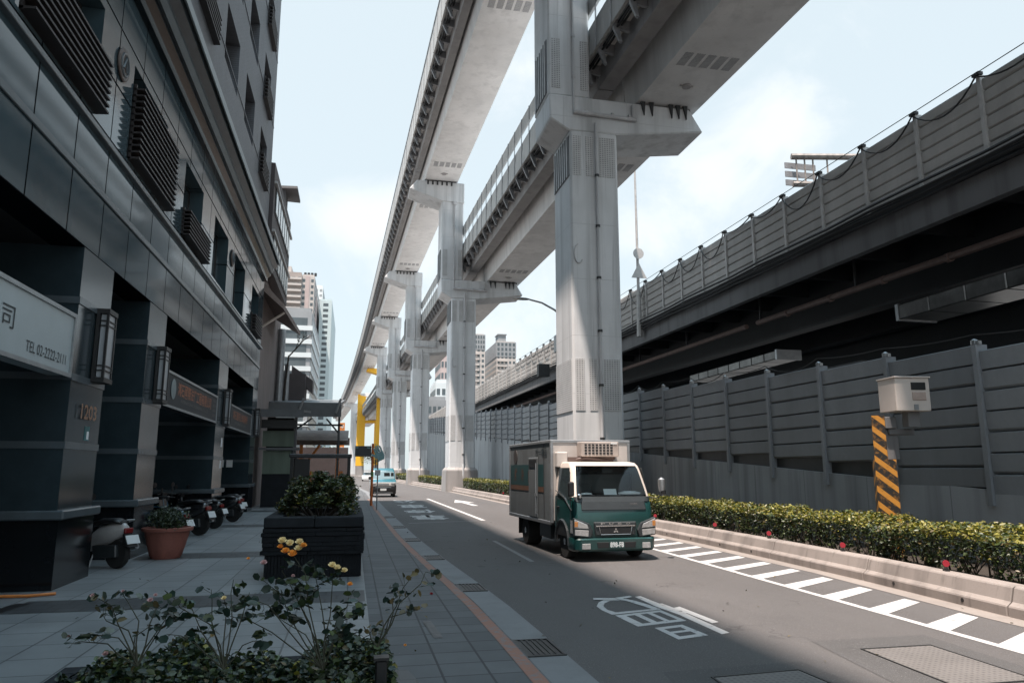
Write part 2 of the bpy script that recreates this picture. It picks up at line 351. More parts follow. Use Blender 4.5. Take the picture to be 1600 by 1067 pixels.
m['sign_dark'] = simple('sign_dark', (.02, .025, .03), .6, var=.1)
m['sign_edge'] = simple('sign_edge', (.3, .32, .33), .35, .4)
m['ink'] = simple('sign_ink', (.02, .03, .035), .5)
m['orange_ink'] = simple('orange_ink', (.42, .13, .05), .5, var=.2)
m['pink_ink'] = simple('grey_ink', (.14, .13, .13), .5)
m['bronze'] = simple('bronze_numbers', (.34, .17, .09), .35, .35)
m['medal'] = simple('dull_bronze', (.12, .095, .085), .4, .4); m['teal'] = simple('teal_sticker', (.03, .16, .17), .5)
m['paper'] = simple('paper', (.85, .86, .87), .6, var=.08)
m['terracotta'] = simple('terracotta', (.28, .10, .075), .65, var=.35, streak=True)
m['slate'] = simple('slate_cap', (.02, .023, .027), .85, spec=.2, bump=.5, var=.3)
m['slate_dark'] = simple('slate_relief', (.010, .012, .015), .8, spec=.25, bump=.8, var=.4)
m['leaf_a'] = leafmat('leaf_mid', (.05, .07, .022)); m['leaf_b'] = leafmat('leaf_dark', (.022, .034, .014))
m['leaf_y'] = leafmat('leaf_young', (.17, .155, .025)); m['leaf_o'] = leafmat('leaf_bronze', (.10, .075, .03))
m['leaf_r'] = leafmat('leaf_rose', (.014, .03, .022)); m['leaf_p'] = leafmat('leaf_grey', (.10, .12, .10))
m['twig'] = simple('twig', (.045, .035, .027), .9); m['stem'] = simple('rose_stem', (.05, .05, .032), .8)
m['petal_o'] = simple('petal_orange', (.85, .36, .06), .6, var=.25, scale=30); m['petal_y'] = simple('petal_cream', (.85, .68, .36), .6, var=.2, scale=30)
m['petal_p'] = simple('petal_pink', (.55, .34, .33), .6, var=.2, scale=30); m['petal_r'] = simple('petal_red', (.35, .03, .04), .6)
m['t_green'] = simple('truck_green', (.008, .044, .042), .3, var=.18, coat=.5, scale=2)
m['t_cream'] = simple('truck_cream', (.60, .52, .46), .35, var=.1, coat=.3, scale=2)
m['t_box'] = simple('truck_box', (.125, .137, .142), .5, var=.35, streak=True)  # box side darkened in its colour for shade as well as dirt
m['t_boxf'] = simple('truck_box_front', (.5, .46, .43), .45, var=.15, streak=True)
m['t_dark'] = simple('truck_dark', (.03, .035, .038), .4)
m['chrome'] = simple('chrome', (.6, .6, .6), .2, .95, var=.1)
m['lens'] = simple('lens', (.4, .4, .4), .12, .3, var=.3, scale=20, coat=1)
m['amber'] = simple('amber_lens', (.5, .2, .05), .2, coat=1)
m['red'] = simple('red_reflector', (.36, .02, .035), .4); m['tail'] = simple('tail_lens', (.2, .02, .02), .2)
m['beige'] = simple('camera_housing', (.56, .50, .46), .45, var=.08)
m['hazard'] = stripes('hazard_stripes', (.015, .014, .013), (.45, .2, .03), 1.05, 1.05)
m['orange_pole'] = simple('orange_pole', (.55, .14, .03), .45)
m['orange_st'] = simple('orange_steel', (.6, .2, .04), .5)
m['hand'] = simple('teal_hand', (.2, .36, .38), .5)
m['green_st'] = simple('green_corrugated', (.19, .24, .19), .6, var=.3, streak=True)
m['roof_grey'] = simple('grey_sheet', (.11, .115, .12), .5, var=.2)
m['brown_wall'] = simple('brown_panel', (.075, .06, .06), .6, var=.15)
m['pinkwall'] = simple('pinkish_plaster', (.25, .21, .2), .8, var=.2, streak=True)
m['greywall'] = concrete('grey_plaster', (.16, .16, .165))
m['scoot_silver'] = simple('scooter_silver', (.42, .40, .39), .3, .1, coat=.5); m['scoot_black'] = simple('scooter_black', (.015, .016, .018), .25, coat=.5)
m['scoot_blue'] = simple('scooter_blue', (.02, .08, .14), .3, coat=.4)
m['plate'] = simple('plate_white', (.6, .62, .62), .4, var=.05)
m['v_blue'] = simple('van_teal', (.022, .12, .155), .3, coat=.5); m['v_silver'] = simple('van_silver', (.45, .44, .42), .35, .3)

def pl(pts, y):   # polyline x(y)
    if y <= pts[0][0]: return pts[0][1]
    for (a, xa), (b, xb) in zip(pts, pts[1:]):
        if y <= b: return xa+(xb-xa)*(y-a)/(b-a)
    return pts[-1][1]
# ================================================================ SETTING: ground
KERB = [(0, 2.13), (9.4, 2.14), (12, 2.06), (15, 1.93), (20, 1.78), (35, 1.6), (60, 1.5), (120, -1.0), (250, -9)]
MED = [(0, 7.75), (7.7, 8.0), (12, 8.38), (17, 8.5), (60, 8.2), (110, 6.6), (160, 4.6), (260, 0)]
def flat(name, A, B, z, mt, step=2.0, y0=-30, y1=400, kind='structure'):
    ys = []; y = y0
    while y < y1: ys.append(y); y += step if y < 60 else 10
    ys.append(y1)
    mb = MB().strip([(B(y), y, z) for y in ys], [(A(y), y, z) for y in ys])
    mb.f = [tuple(reversed(f)) for f in mb.f]
    o = ob(name, mb, mt); me = o.data
    if me.polygons[0].normal.z < 0: me.flip_normals()
    return tag(o, kind=kind)
g = MB(); g.add([(-2500, -300, -.02), (2500, -300, -.02), (2500, 4500, -.02), (-2500, 4500, -.02)], [(0, 1, 2, 3)]); tag(ob('ground', g, m['ground']), kind='structure')
flat('road', lambda y: pl(KERB, y)-.02, lambda y: pl(MED, y)+.2, 0.0, m['asphalt'])
flat('gutter', lambda y: pl(KERB, y)-.42, lambda y: pl(KERB, y), .006, m['gutter'])
flat('median_gutter', lambda y: pl(MED, y)-.33, lambda y: pl(MED, y)+.1, .005, m['gutter_warm'])
# sidewalk slabs with a low real edge
def slab(name, x0, x1f, z, mt, y0, y1):
    mb = MB(); ys = []; y = y0
    while y < y1: ys.append(y); y += 2 if y < 40 else 8
    ys.append(y1)
    mb.strip([(x0, y, z) for y in ys], [(x1f(y), y, z) for y in ys]); mb.strip([(x1f(y), y, z) for y in ys], [(x1f(y), y, -.01) for y in ys])
    o = ob(name, mb, mt)
    for p in o.data.polygons: pass
    return tag(o, kind='structure')
slab('sidewalk', -1.0, lambda y: pl(KERB, y)-.42, .03, m['paver'], -10, 160)
slab('plaza_pavement', -12, lambda y: .26, .045, m['plaza'], -10, 47)
for (a, b) in ((10.55, 11.45), (16.2, 17.2), (24.5, 25.6), (33, 34.2)):
    g = MB(); g.add([(-4.2, a, .049), (.24, a, .049), (.24, b, .049), (-4.2, b, .049)], [(0, 1, 2, 3)]); tag(ob('dark_paving_band', g, m['plaza_dark']), kind='structure')
g = MB(); g.add([(-.3, 5.2, .053), (.85, 5.2, .053), (.55, 6.9, .053), (-.3, 7.3, .053)], [(0, 1, 2, 3)]); tag(ob('dark_paving_corner', g, m['plaza_dark']), kind='structure')
flat('orange_kerb_line', lambda y: pl(KERB, y)-.58, lambda y: pl(KERB, y)-.44, .034, m['orange_line'], y0=4, y1=46)
# median soil
flat('median_soil', lambda y: pl(MED, y)+.25, lambda y: 14.0, .08, m['soil'], y1=200)
# ---- road markings
def quad(name, pts, z, mt):
    g = MB(); g.add([(x, y, z) for x, y in pts], [tuple(range(len(pts)))]); o = ob(name, g, mt)
    if o.data.polygons[0].normal.z < 0: o.data.flip_normals()
    return tag(o, kind='structure')
LN = [(0, 6.55), (6.5, 6.62), (9.6, 6.7), (13, 6.77), (16, 6.85), (24, 6.95), (60, 6.8)]
flat('white_edge_line', lambda y: pl(LN, y)-.055, lambda y: pl(LN, y)+.055, .004, m['white_line'], y0=2, y1=24)
y = 4.4
while y < 22:
    x0 = pl(LN, y)+.05; x1 = pl(MED, y)-.36
    quad('hatch_stripe', [(x0, y), (x1, y+.85*(x1-x0)/1.4), (x1, y+.85*(x1-x0)/1.4+.3), (x0, y+.36)], .0045, m['white_line']); y += 1.02
flat('bay_line', lambda y: 4.62, lambda y: 4.78, .004, m['white_line'], y0=26.6, y1=47)
quad('bay_end_line', [(1.95, 25.6), (4.75, 26.5), (4.75, 26.62), (1.95, 25.75)], .0048, m['worn_line'])
quad('worn_lane_dash', [(3.52, 14.6), (3.62, 14.6), (3.68, 19), (3.58, 19)], .004, m['worn_line'])
quad('lane_arrow', [(6.05, 37.4), (6.35, 37.4), (6.3, 41.0), (6.75, 41.0), (6.15, 44.8), (5.6, 41.0), (6.0, 41.0)], .004, m['white_line'])
def road_word(t, cx, cy, w, l, mt, bold=.012):
    M = Matrix.Translation((cx, cy, .0046)) @ Matrix.Rotation(math.pi, 4, 'Z')
    return tag(text('road_lettering', t, w, l, M, mt, bold=bold), kind='structure')
def cells(A, B, C_, D, us, vs, holes, z):
    g = MB(); A, B, C_, D = map(Vector, (A, B, C_, D)); f = lambda u, v: (*((A*(1-u)+B*u)*(1-v)+(D*(1-u)+C_*u)*v), z)
    for i in range(len(us)-1):
        for j in range(len(vs)-1):
            if (i, j) in holes: continue
            g.add([f(us[i], vs[j]), f(us[i+1], vs[j]), f(us[i+1], vs[j+1]), f(us[i], vs[j+1])], [(0, 1, 2, 3)])
    return tag(ob('road_lettering', g, m['white_line']), kind='structure')
def ribbon(A, B, z):
    return tag(ob('road_lettering', MB().strip([(*p, z) for p in A], [(*p, z) for p in B]), m['white_line']), kind='structure')
cells((3.48, 8.31), (3.87, 8.41), (3.91, 7.83), (3.50, 7.71), [0, .2, .78, 1], [0, .17, .42, .56, .82, 1], [(1, 1), (1, 3)], .0044)
cells((3.29, 9.10), (3.99, 9.30), (4.02, 8.61), (3.32, 8.42), [0, .17, .35, .47, .63, .73, .9, 1], [0, .14, .84, 1], [(1, 1), (3, 1), (5, 1)], .0044)
ribbon([(4.04, 10.33), (4.03, 9.57), (4.09, 8.99), (4.08, 7.85)], [(4.14, 10.37), (4.17, 9.61), (4.22, 9.05), (4.20, 7.90)], 0.0044)
ribbon([(4.16, 9.74), (4.17, 9.21)], [(4.20, 9.74), (4.23, 9.20)], 0.0064)
ribbon([(4.22, 9.41), (4.25, 8.40)], [(4.33, 9.47), (4.36, 8.45)], 0.0064)
ribbon([(4.17, 9.11), (4.19, 9.01)], [(4.31, 9.21), (4.31, 9.10)], 0.0084)
ribbon([(3.72, 10.25), (3.53, 10.20), (3.38, 10.00), (3.26, 9.73), (3.24, 9.46), (3.27, 9.15)], [(3.73, 10.10), (3.58, 10.09), (3.44, 9.93), (3.35, 9.71), (3.32, 9.48), (3.37, 9.28)], 0.0044)
ribbon([(3.27, 9.14), (4.00, 9.33)], [(3.37, 9.28), (4.02, 9.42)], 0.0064)
ribbon([(3.72, 10.25), (3.84, 10.17), (3.92, 9.98), (3.98, 9.65), (4.01, 9.34)], [(3.73, 10.10), (3.78, 10.05), (3.83, 9.81), (3.87, 9.59), (3.90, 9.40)], 0.0084)
ribbon([(3.41, 10.33), (3.72, 10.25)], [(3.37, 10.19), (3.67, 10.11)], 0.0104)
ribbon([(3.72, 10.27), (3.98, 10.38)], [(3.73, 10.12), (3.98, 10.28)], 0.0124)
for i, ch in enumerate('公車停靠'): road_word(ch, 3.03-.02*i, (43.2, 37.6, 33.0, 28.7)[i], 1.35, 3.4 if i < 2 else 2.6, m['white_line'], .02)
# covers and grates: countable street furniture
def cover(pts, z, label, mt=m['cover']):
    t = thing('utility_cover', label, 'manhole cover', (sum(p[0] for p in pts)/4, sum(p[1] for p in pts)/4, 0))
    c = Vector((t.location.x, t.location.y))
    def ring(f): return [tuple(c+(Vector(p)-c)*f) for p in pts]
    g = MB(); a = ring(1.0); b = ring(.965)
    for i in range(4):
        j = (i+1) % 4; g.hexa([(*a[i], -.01), (*a[j], -.01), (*b[j], -.01), (*b[i], -.01)], [(*a[i], z), (*a[j], z), (*b[j], z), (*b[i], z)])
    ob('frame', g, m['iron'], t)
    g = MB(); b = ring(.95); g.hexa([(*p, -.01) for p in b], [(*p, z-.003) for p in b]); ob('plate', g, mt, t)
quad('asphalt_patch', [(4.5, 5.2), (6.1, 5.0), (6.25, 7.35), (4.85, 7.35)], .003, m['patch'])
quad('asphalt_patch', [(2.6, 5.0), (4.3, 4.9), (4.25, 6.62), (2.8, 6.55)], .003, m['patch'])
cover([(5.02, 5.6), (5.88, 5.6), (5.95, 6.92), (5.12, 6.92)], .012, 'large rectangular tread-plate cover set in the sunlit road by the hatching')
cover([(3.05, 5.0), (4.1, 5.0), (4.05, 6.36), (3.15, 6.3)], .012, 'rectangular utility cover in the shaded lane at the bottom of the photo')
gr0 = thing('drain_grate', 'black iron gutter grate', 'drain grate', (0, 0, 0))
g = MB(); g.box(-.2, .2, -.36, -.33, 0, .012); g.box(-.2, .2, .33, .36, 0, .012); g.box(-.2, -.17, -.33, .33, 0, .012); g.box(.17, .2, -.33, .33, 0, .012); ob('frame', g, m['iron'], gr0)
g = MB()
for k in range(6): g.box(-.17+.055*k, -.145+.055*k, -.33, .33, 0, .009)
ob('bars', g, m['iron'], gr0)
g = MB(); g.box(-.168, .168, -.328, .328, -.02, .002); ob('sump', g, m['black'], gr0)
gl = ['nearest iron grate in the gutter beside the orange line', 'second iron gutter grate from the camera', 'third iron gutter grate, level with the near end of the stone planter',
      'fourth iron gutter grate from the camera', 'fifth iron gutter grate, beyond the stone planter', 'small far gutter grate below the orange pole']
for i, yy in enumerate((7.65, 11.6, 15.6, 19.6, 24.0, 29.0)):
    o = gr0 if i == 0 else copy_tree(gr0); o.location = (pl(KERB, yy)-.21, yy, .007); tag(o, gl[i], group='gutter grates along the kerb')
quad('sidewalk_slot', [(.92, 8.2), (1.02, 8.2), (.98, 9.1), (.88, 9.1)], .036, m['plaza_dark'])
# ---- median barrier
MB_seg = 3.0
t = thing('median_barrier', 'low pinkish concrete barrier between hatched road edge and hedge', 'barrier', (8.5, 14, 0))
yy = 2.0; hi = 0
while yy < 120:
    y1 = yy+(MB_seg if yy < 60 else 10)-.025
    g = MB(); A = []; 
    prof = [(0, -.02), (0, .13), (.07, .18), (.12, .35), (.16, .37), (.34, .37), (.38, .33), (.4, -.02)]
    vs = [];
    for y_ in (yy, y1):
        for dx, z in prof: vs.append((pl(MED, y_)+dx, y_, z))
    n = len(prof); g.add(vs, [tuple(range(n)), tuple(range(2*n-1, n-1, -1))]+[(i, n+i, n+(i+1) % n, (i+1) % n) for i in range(n)])
    ob('barrier_block', g, m['kerb'], t, bevel=.012)
    if yy < 40:
        for q in (.75, 2.2):
            g = MB(); x = pl(MED, yy+q); g.tube([(x-.004, yy+q, .075), (x+.06, yy+q, .075)], .028, 8); ob('drain_hole', g, m['black'], t)
    yy = y1+.025
rf0 = thing('kerb_reflector', 'red', 'reflector', (0, 0, 0))
g = MB(); g.box(-.03, .03, -.05, .05, 0, .025); g.box(-.012, .012, -.03, .03, .02, .06); ob('base', g, m['black'], rf0, world=False)
g = MB(); g.tube([(0, -.018, .105), (0, -.004, .105)], .047, 14); ob('disc', g, m['red'], rf0, world=False)
g = MB(); g.tube([(0, -.003, .105), (0, .012, .105)], .052, 14); ob('backing', g, m['black'], rf0, world=False)
rl = ['nearest round red reflector on the barrier top', 'second round red reflector on the barrier top from the camera', 'third red reflector on the barrier, left of the striped pole',
      'fourth red reflector along the barrier top', 'fifth red reflector, just right of the truck headlight', 'sixth red reflector, at the truck corner', 'small red reflector on the barrier left of the truck']
for i, y_ in enumerate((9.3, 11.9, 14.4, 16.9, 20.5, 24, 42)):
    o = rf0 if i == 0 else copy_tree(rf0); o.location = (pl(MED, y_)+.24, y_, .37); o.rotation_euler = (0, 0, R(-20)); tag(o, rl[i], group='red reflectors on the median barrier')
# ================================================================ foliage
def leaves(name, P, size, mats, weights, parent, up=.6, jitter=.35, folded=True, world=True, wide=.27):
    """P: n x 3 positions; one mesh of small folded leaves"""
    n = len(P); rng = np.random; rnd6 = wide > .3
    d = rng.normal(size=(n, 3)); d[:, 2] *= .45; d /= np.linalg.norm(d, axis=1)[:, None]
    nn = rng.normal(size=(n, 3))*.6; nn[:, 2] += up*1.4; sd = np.cross(d, nn); sd /= (np.linalg.norm(sd, axis=1)[:, None]+1e-9)
    nr = np.cross(sd, d)
    s = (size*(1+jitter*rng.uniform(-1, 1, n)))[:, None]
    a = P-d*s*.5; b = P+d*s*.5; c = P+sd*s*wide+nr*s*.1; e = P-sd*s*wide+nr*s*.1
    if rnd6:
        sw = sd*s*wide; c = P-d*s*.28+sw*.8+nr*s*.08; c2 = P+d*s*.2+sw*.85+nr*s*.08; e = P-d*s*.28-sw*.8+nr*s*.08; e2 = P+d*s*.2-sw*.85+nr*s*.08
        V = np.stack([a, c, c2, b, e2, e], 1).reshape(-1, 3); i = np.arange(n)*6; F = np.stack([i, i+1, i+2, i+3, i, i+3, i+4, i+5], 1).reshape(-1); nv, k_ = 6, 4
    else:
        V = np.stack([a, c, b, e], 1).reshape(-1, 3); i = np.arange(n)*4; F = np.stack([i, i+1, i+2, i, i+2, i+3], 1).reshape(-1); nv, k_ = 4, 3
    me = bpy.data.meshes.new(name); me.vertices.add(nv*n); me.vertices.foreach_set('co', V.ravel())
    me.loops.add(2*k_*n); me.loops.foreach_set('vertex_index', F); me.polygons.add(2*n)
    me.polygons.foreach_set('loop_start', np.arange(2*n)*k_); me.polygons.foreach_set('loop_total', np.full(2*n, 3)) if False else None
    mi = rng.choice(len(mats), n, p=weights) if not callable(weights) else weights(P)
    me.update(calc_edges=True); o = link(name, me, mats, parent, world)
    me.polygons.foreach_set('material_index', np.repeat(mi, 2).astype(np.int32)); me.validate(); return o
def hedge(label, y0, y1, w=1.35, h=.95, zb=.08, dens=900, size=.075):
    ym = (y0+y1)/2; t = thing('hedge', label, 'hedge', (pl(MED, ym)+1.1, ym, zb))
    L_ = y1-y0; n = int(dens*L_)
    u = np.random.uniform(0, 1, (n, 3)); Y = y0+u[:, 0]*L_
    # lumpy shell
    th = u[:, 1]; shell = np.random.power(2.2, n)
    lump = .10*np.sin(Y*2.1)+.07*np.sin(Y*5.3+1)+.05*np.sin(Y*11)
    side = np.random.choice([0, 1, 2], n, p=[.42, .42, .16])
    X = np.where(side == 0, -w/2+np.abs(np.random.normal(0, .10, n))-.05, np.where(side == 1, (th-.5)*w, w/2-np.abs(np.random.normal(0, .08, n))))
    Z = np.where(side == 1, h-np.abs(np.random.normal(0, .07, n)), .12+u[:, 2]**.75*(h-.14))
    X = X*(1+lump*.5)+np.where(Z < .3, .08, 0); Z = Z*(1+lump*.55)+np.random.normal(0, .02, n)
    # gaps low down
    lowg = (np.sin(Y*1.7+.6)+np.sin(Y*3.9) > 1.45); Z = np.where(lowg & (side == 1), Z*.9, Z)
    keep = ~(lowg & (side == 0) & (np.random.rand(n) < .45)) & ~((side != 1) & (Z < .45) & (np.sin(Y*4.3)+np.sin(Y*9.1+2) > .35)) & ~((side == 0) & (np.random.rand(n) < .18))
    P = np.stack([X+np.array([pl(MED, q) for q in Y])+.42+w/2+.1, Y, Z+zb], 1)[keep]
    def wt(P_):
        r = np.random.rand(len(P_)); z = P_[:, 2]-zb
        k = np.where(r < .45, 0, 1); k = np.where((z > h*.88) & (r > .35), 2, k); k = np.where((z > h*.6) & (z <= h*.88) & (r > .88), 2, k); k = np.where((r > .93), 3, k); return k
    leaves('foliage', P, size, [m['leaf_a'], m['leaf_b'], m['leaf_y'], m['leaf_o']], wt, t, up=.7)
    g = MB(); yy = y0+.15
    while yy < y1-.1:
        x = pl(MED, yy)+.52+w/2
        for k in range(5):
            dx = random.uniform(-.4, .4)*w; g.tube([(x+dx*.4, yy+random.uniform(-.1, .1), zb-.03), (x+dx*.8, yy+random.uniform(-.2, .2), zb+.35), (x+dx, yy+random.uniform(-.3, .3), zb+h*.8)], [.016, .012, .006], 4, cap=False)
        yy += .33
    ob('branches', g, m['twig'], t)
hedge('clipped hedge with yellow-green tips between barrier and grey sound wall, right foreground', 4.6, 27.2, dens=2700, size=.074, h=.83)
hedge('clipped hedge beyond the truck, between first and second viaduct piers', 34.5, 59.0, dens=800, size=.10, h=1.0)
hedge('far low hedge between the second and third viaduct piers', 66.5, 89.5, dens=260, size=.16, h=1.0)
hedge('farthest dark strip of hedge beyond the third viaduct pier', 96, 118, dens=120, size=.24, h=1.1)

# ================================================================ VIADUCT
def xL(y): return 8.82-.0279*(y-28.8)-(7.3e-5*(y-130)**2 if y > 130 else 0)
def sweep(mb, prof, ys, base=xL):
    n = len(prof); vs = [(base(y)+dx, y, z) for y in ys for dx, z in prof]
    fs = [tuple(range(n)), tuple((len(ys)-1)*n+i for i in range(n-1, -1, -1))]
    for k in range(len(ys)-1):
        for i in range(n): fs.append((k*n+i, (k+1)*n+i, (k+1)*n+(i+1) % n, k*n+(i+1) % n))
    return mb.add(vs, fs)
def rect(a, b, c, d): return [(a, c), (b, c), (b, d), (a, d)]
PY = [28.8, 61.6, 92.6, 122, 153, 187, 220, 252, 290, 330]
def pier(i, y0, label):
    x = xL(y0); t = thing('viaduct_pier', label, 'pier', (x+1.1, y0+1.3, 0), group='concrete piers carrying the viaduct')
    D = 2.6
    g = MB(); g.box(x, x+2.2, y0, y0+D, 1.9, 16.56); ob('lower_shaft', g, m['conc_pier'], t, bevel=.09)
    g = MB(); e = .28; g.hexa([(x-e, y0-e, -.05), (x+2.2+e, y0-e, -.05), (x+2.2+e, y0+D+e, -.05), (x-e, y0+D+e, -.05)], [(x-e*.8, y0-e*.8, 1.75), (x+2.2+e*.8, y0-e*.8, 1.75), (x+2.2+e*.8, y0+D+e*.8, 1.75), (x-e*.8, y0+D+e*.8, 1.75)])
    g.hexa([(x-e*.8, y0-e*.8, 1.75), (x+2.2+e*.8, y0-e*.8, 1.75), (x+2.2+e*.8, y0+D+e*.8, 1.75), (x-e*.8, y0+D+e*.8, 1.75)], [(x, y0, 2.0), (x+2.2, y0, 2.0), (x+2.2, y0+D, 2.0), (x, y0+D, 2.0)])
    ob('plinth', g, m['conc_plinth'], t, bevel=.03)
    g = MB(); g.prism([(x-.93, 18.15), (x-.88, 17.0), (x-.02, 16.5), (x+2.25, 16.52), (x+6.4, 17.05), (x+5.75, 18.12)], 'y', y0-.02, y0+D+.02); ob('lower_crossarm', g, m['conc_pier'], t, bevel=.06)
    g = MB(); g.box(x-.95, x+1.0, y0+.05, y0+D-.05, 18.13, 26.4); ob('upper_shaft', g, m['conc_pier'], t, bevel=.09)
    g = MB(); g.prism([(x+1.05, 27.1), (x+1.05, 25.2), (x-.95, 25.3), (x-3.85, 26.25), (x-3.2, 27.1)], 'y', y0-.03, y0+D+.03); ob('upper_crossarm', g, m['conc_pier'], t, bevel=.06)
    for nm, z0, z1 in (('lower', 4.2, 6.35), ('mid', 14.45, 16.3)):
        g = MB(); g.box(x+.1, x+.5, y0-.02, y0, z0, z1); g.box(x+.72, x+1.05, y0-.018, y0, z0, z1); g.box(x+1.35, x+2.05, y0-.02, y0, z0, z1); ob('grille_panel', g, m['grille'], t)
        g = MB(); g.box(x-.03, x, y0+.12, y0+D-.12, z0, z1); ob('louver_backing', g, m['louver'] if nm == 'mid' else m['grille'], t)
        if nm == 'mid':
            g = MB()
            for k in range(7): g.box(x-.07, x-.03, y0+.3+k*.33, y0+.38+k*.33, z0, z1)
            ob('louver_slats', g, m['metal'], t)
    g = MB(); g.box(x-.8, x-.4, y0+.03, y0+.05, 18.5, 20.9); g.box(x+.55, x+.9, y0+.03, y0+.05, 18.5, 20.9); ob('grille_panel', g, m['grille'], t)
    g = MB(); g.box(x-.98, x-.95, y0+.25, y0+D-.3, 18.3, 20.9); ob('louver_backing', g, m['louver'], t)
    g = MB()
    for k in range(6): g.box(x-1.02, x-.98, y0+.4+k*.33, y0+.48+k*.33, 18.3, 20.9)
    ob('louver_slats', g, m['metal'], t)
    # drain pipes
    px = x+1.18; g = MB(); g.tube([(px, y0-.12, 2.2), (px, y0-.12, 16.9)], .075, 8); g.tube([(px-.0, y0-.14, .3), (px, y0-.2, 1.9), (px, y0-.12, 2.25)], .08, 8)
    dp = ob('drainpipe', g, m['pipe'], t, smooth=True)
    for z in (3, 5.2, 7.5, 9.8, 12.1, 14.4):
        g = MB(); g.tube([(px, y0-.12, z), (px, y0-.12, z+.1)], .105, 8); g.box(px-.04, px+.04, y0-.1, y0, z+.02, z+.08); ob('pipe_collar', g, m['steel_dark'], dp)
    g = MB(); g.tube([(x+.15, y0-.13, 17.35), (x+3.1, y0-.13, 17.25)], .1, 8)
    for q in (.7, 1.9, 2.7): g.tube([(x+q, y0-.13, 17.33), (x+q+.1, y0-.13, 17.33)], .13, 8)
    g.tube([(x+2.95, y0-.1, 17.3), (x+2.95, y0-.1, 17.95)], .07, 8); ob('cross_pipe', g, m['pipe'], t, smooth=True)
    g = MB(); px = x+.2; g.tube([(px, y0-.04, 17.4), (px, y0-.04, 25.2), ], .06, 8)
    for z in (19, 21, 23): g.tube([(px, y0-.04, z), (px, y0-.04, z+.12)], .09, 8)
    g.box(px-.14, px+.14, y0-.12, y0+.05, 25.0, 25.35); ob('upper_drainpipe', g, m['pipe'], t, smooth=True)
    # bearings and stoppers
    g = MB()
    for q in (3.35, 3.75, 4.7, 5.05, 5.4): g.prism([(x+q, 18.2), (x+q+.22, 18.2), (x+q+.16, 17.55)], 'y', y0-.12, y0-.02)
    g.box(x+3.5, x+5.9, y0+.2, y0+2.2, 18.1, 18.22); ob('bearings', g, m['steel_dark'], t)
    g = MB(); g.box(x-2.3, x+.3, y0+.1, y0+2.3, 27.08, 27.22)
    for q in range(6): g.box(x-2.3+q*.42, x-2.15+q*.42, y0-.1, y0, 26.75, 27.1)
    ob('upper_bearings', g, m['steel_dark'], t)
    g = MB(); g.tube([(x+.32+.2*math.cos(a), y0-.03, 10.9+.42*math.sin(a)) for a in [R(100+20*k) for k in range(12)]], .03, 6); ob('cable_hook', g, m['pipe'], t)
plab = ['nearest tall concrete viaduct pier, rising behind the green truck', 'second concrete viaduct pier, with a hedge at its foot', 'third viaduct pier, right of the small blue van',
        'fourth viaduct pier, above the small blue van', 'fifth viaduct pier, just right of the yellow frames']
for i in range(5): pier(i, PY[i], plab[i])
# yellow portals
def portal(label, y0, xa, xb, full):
    W_ = 1.35 if full else 1.1
    t = thing('yellow_portal_frame', label, 'pier frame', ((xa+xb)/2, y0, 0)); w = W_
    g = MB(); g.box(xb-w, xb+w, y0, y0+2.4, 3, 27 if not full else 26.8); ob('column', g, m['yellow'], t, bevel=.08)
    g = MB(); g.box(xb-w-.05, xb+w+.05, y0-.05, y0+2.45, -.05, 3); ob('column_base', g, m['conc_plinth'], t)
    if full:
        g = MB(); g.box(xa-w, xa+w, y0, y0+2.4, 3, 26.8); ob('column', g, m['yellow'], t, bevel=.08)
        g = MB(); g.box(xa-w-.05, xa+w+.05, y0-.05, y0+2.45, -.05, 3); ob('column_base', g, m['conc_plinth'], t)
        g = MB(); g.box(xa+w, xb-w, y0+.1, y0+2.3, 17.2, 18.1); ob('crossbeam', g, m['yellow'], t, bevel=.05)
    g = MB(); g.prism([(xb+w, 27.1), (xb+w, 25.4), (xb-w, 25.6), (xa-.6, 26.4), (xa-.2, 27.1)], 'y', y0-.1, y0+2.5); ob('top_arm', g, m['yellow'] if not full else m['conc'], t, bevel=.05)
portal('yellow painted viaduct pier with overhanging arm, nearer of the two yellow ones', 187, 3.2, 6.6, False)
portal('yellow painted double-leg portal frame standing over the far roadway', 250, 2.4, 8.2, True)
t = thing('viaduct_pier', 'pale far viaduct pier left of the yellow portal frame', 'pier', (0, 292, 0), group='concrete piers carrying the viaduct')
g = MB(); g.box(-1.2, 1.2, 290, 293, 0, 26); ob('shaft', g, m['conc_pier'], t, bevel=.1)
g = MB(); g.prism([(1.3, 27.1), (1.3, 25.4), (-1.2, 25.6), (-4.2, 26.4), (-3.8, 27.1)], 'y', 289.9, 293.1); ob('crossarm', g, m['conc_pier'], t)

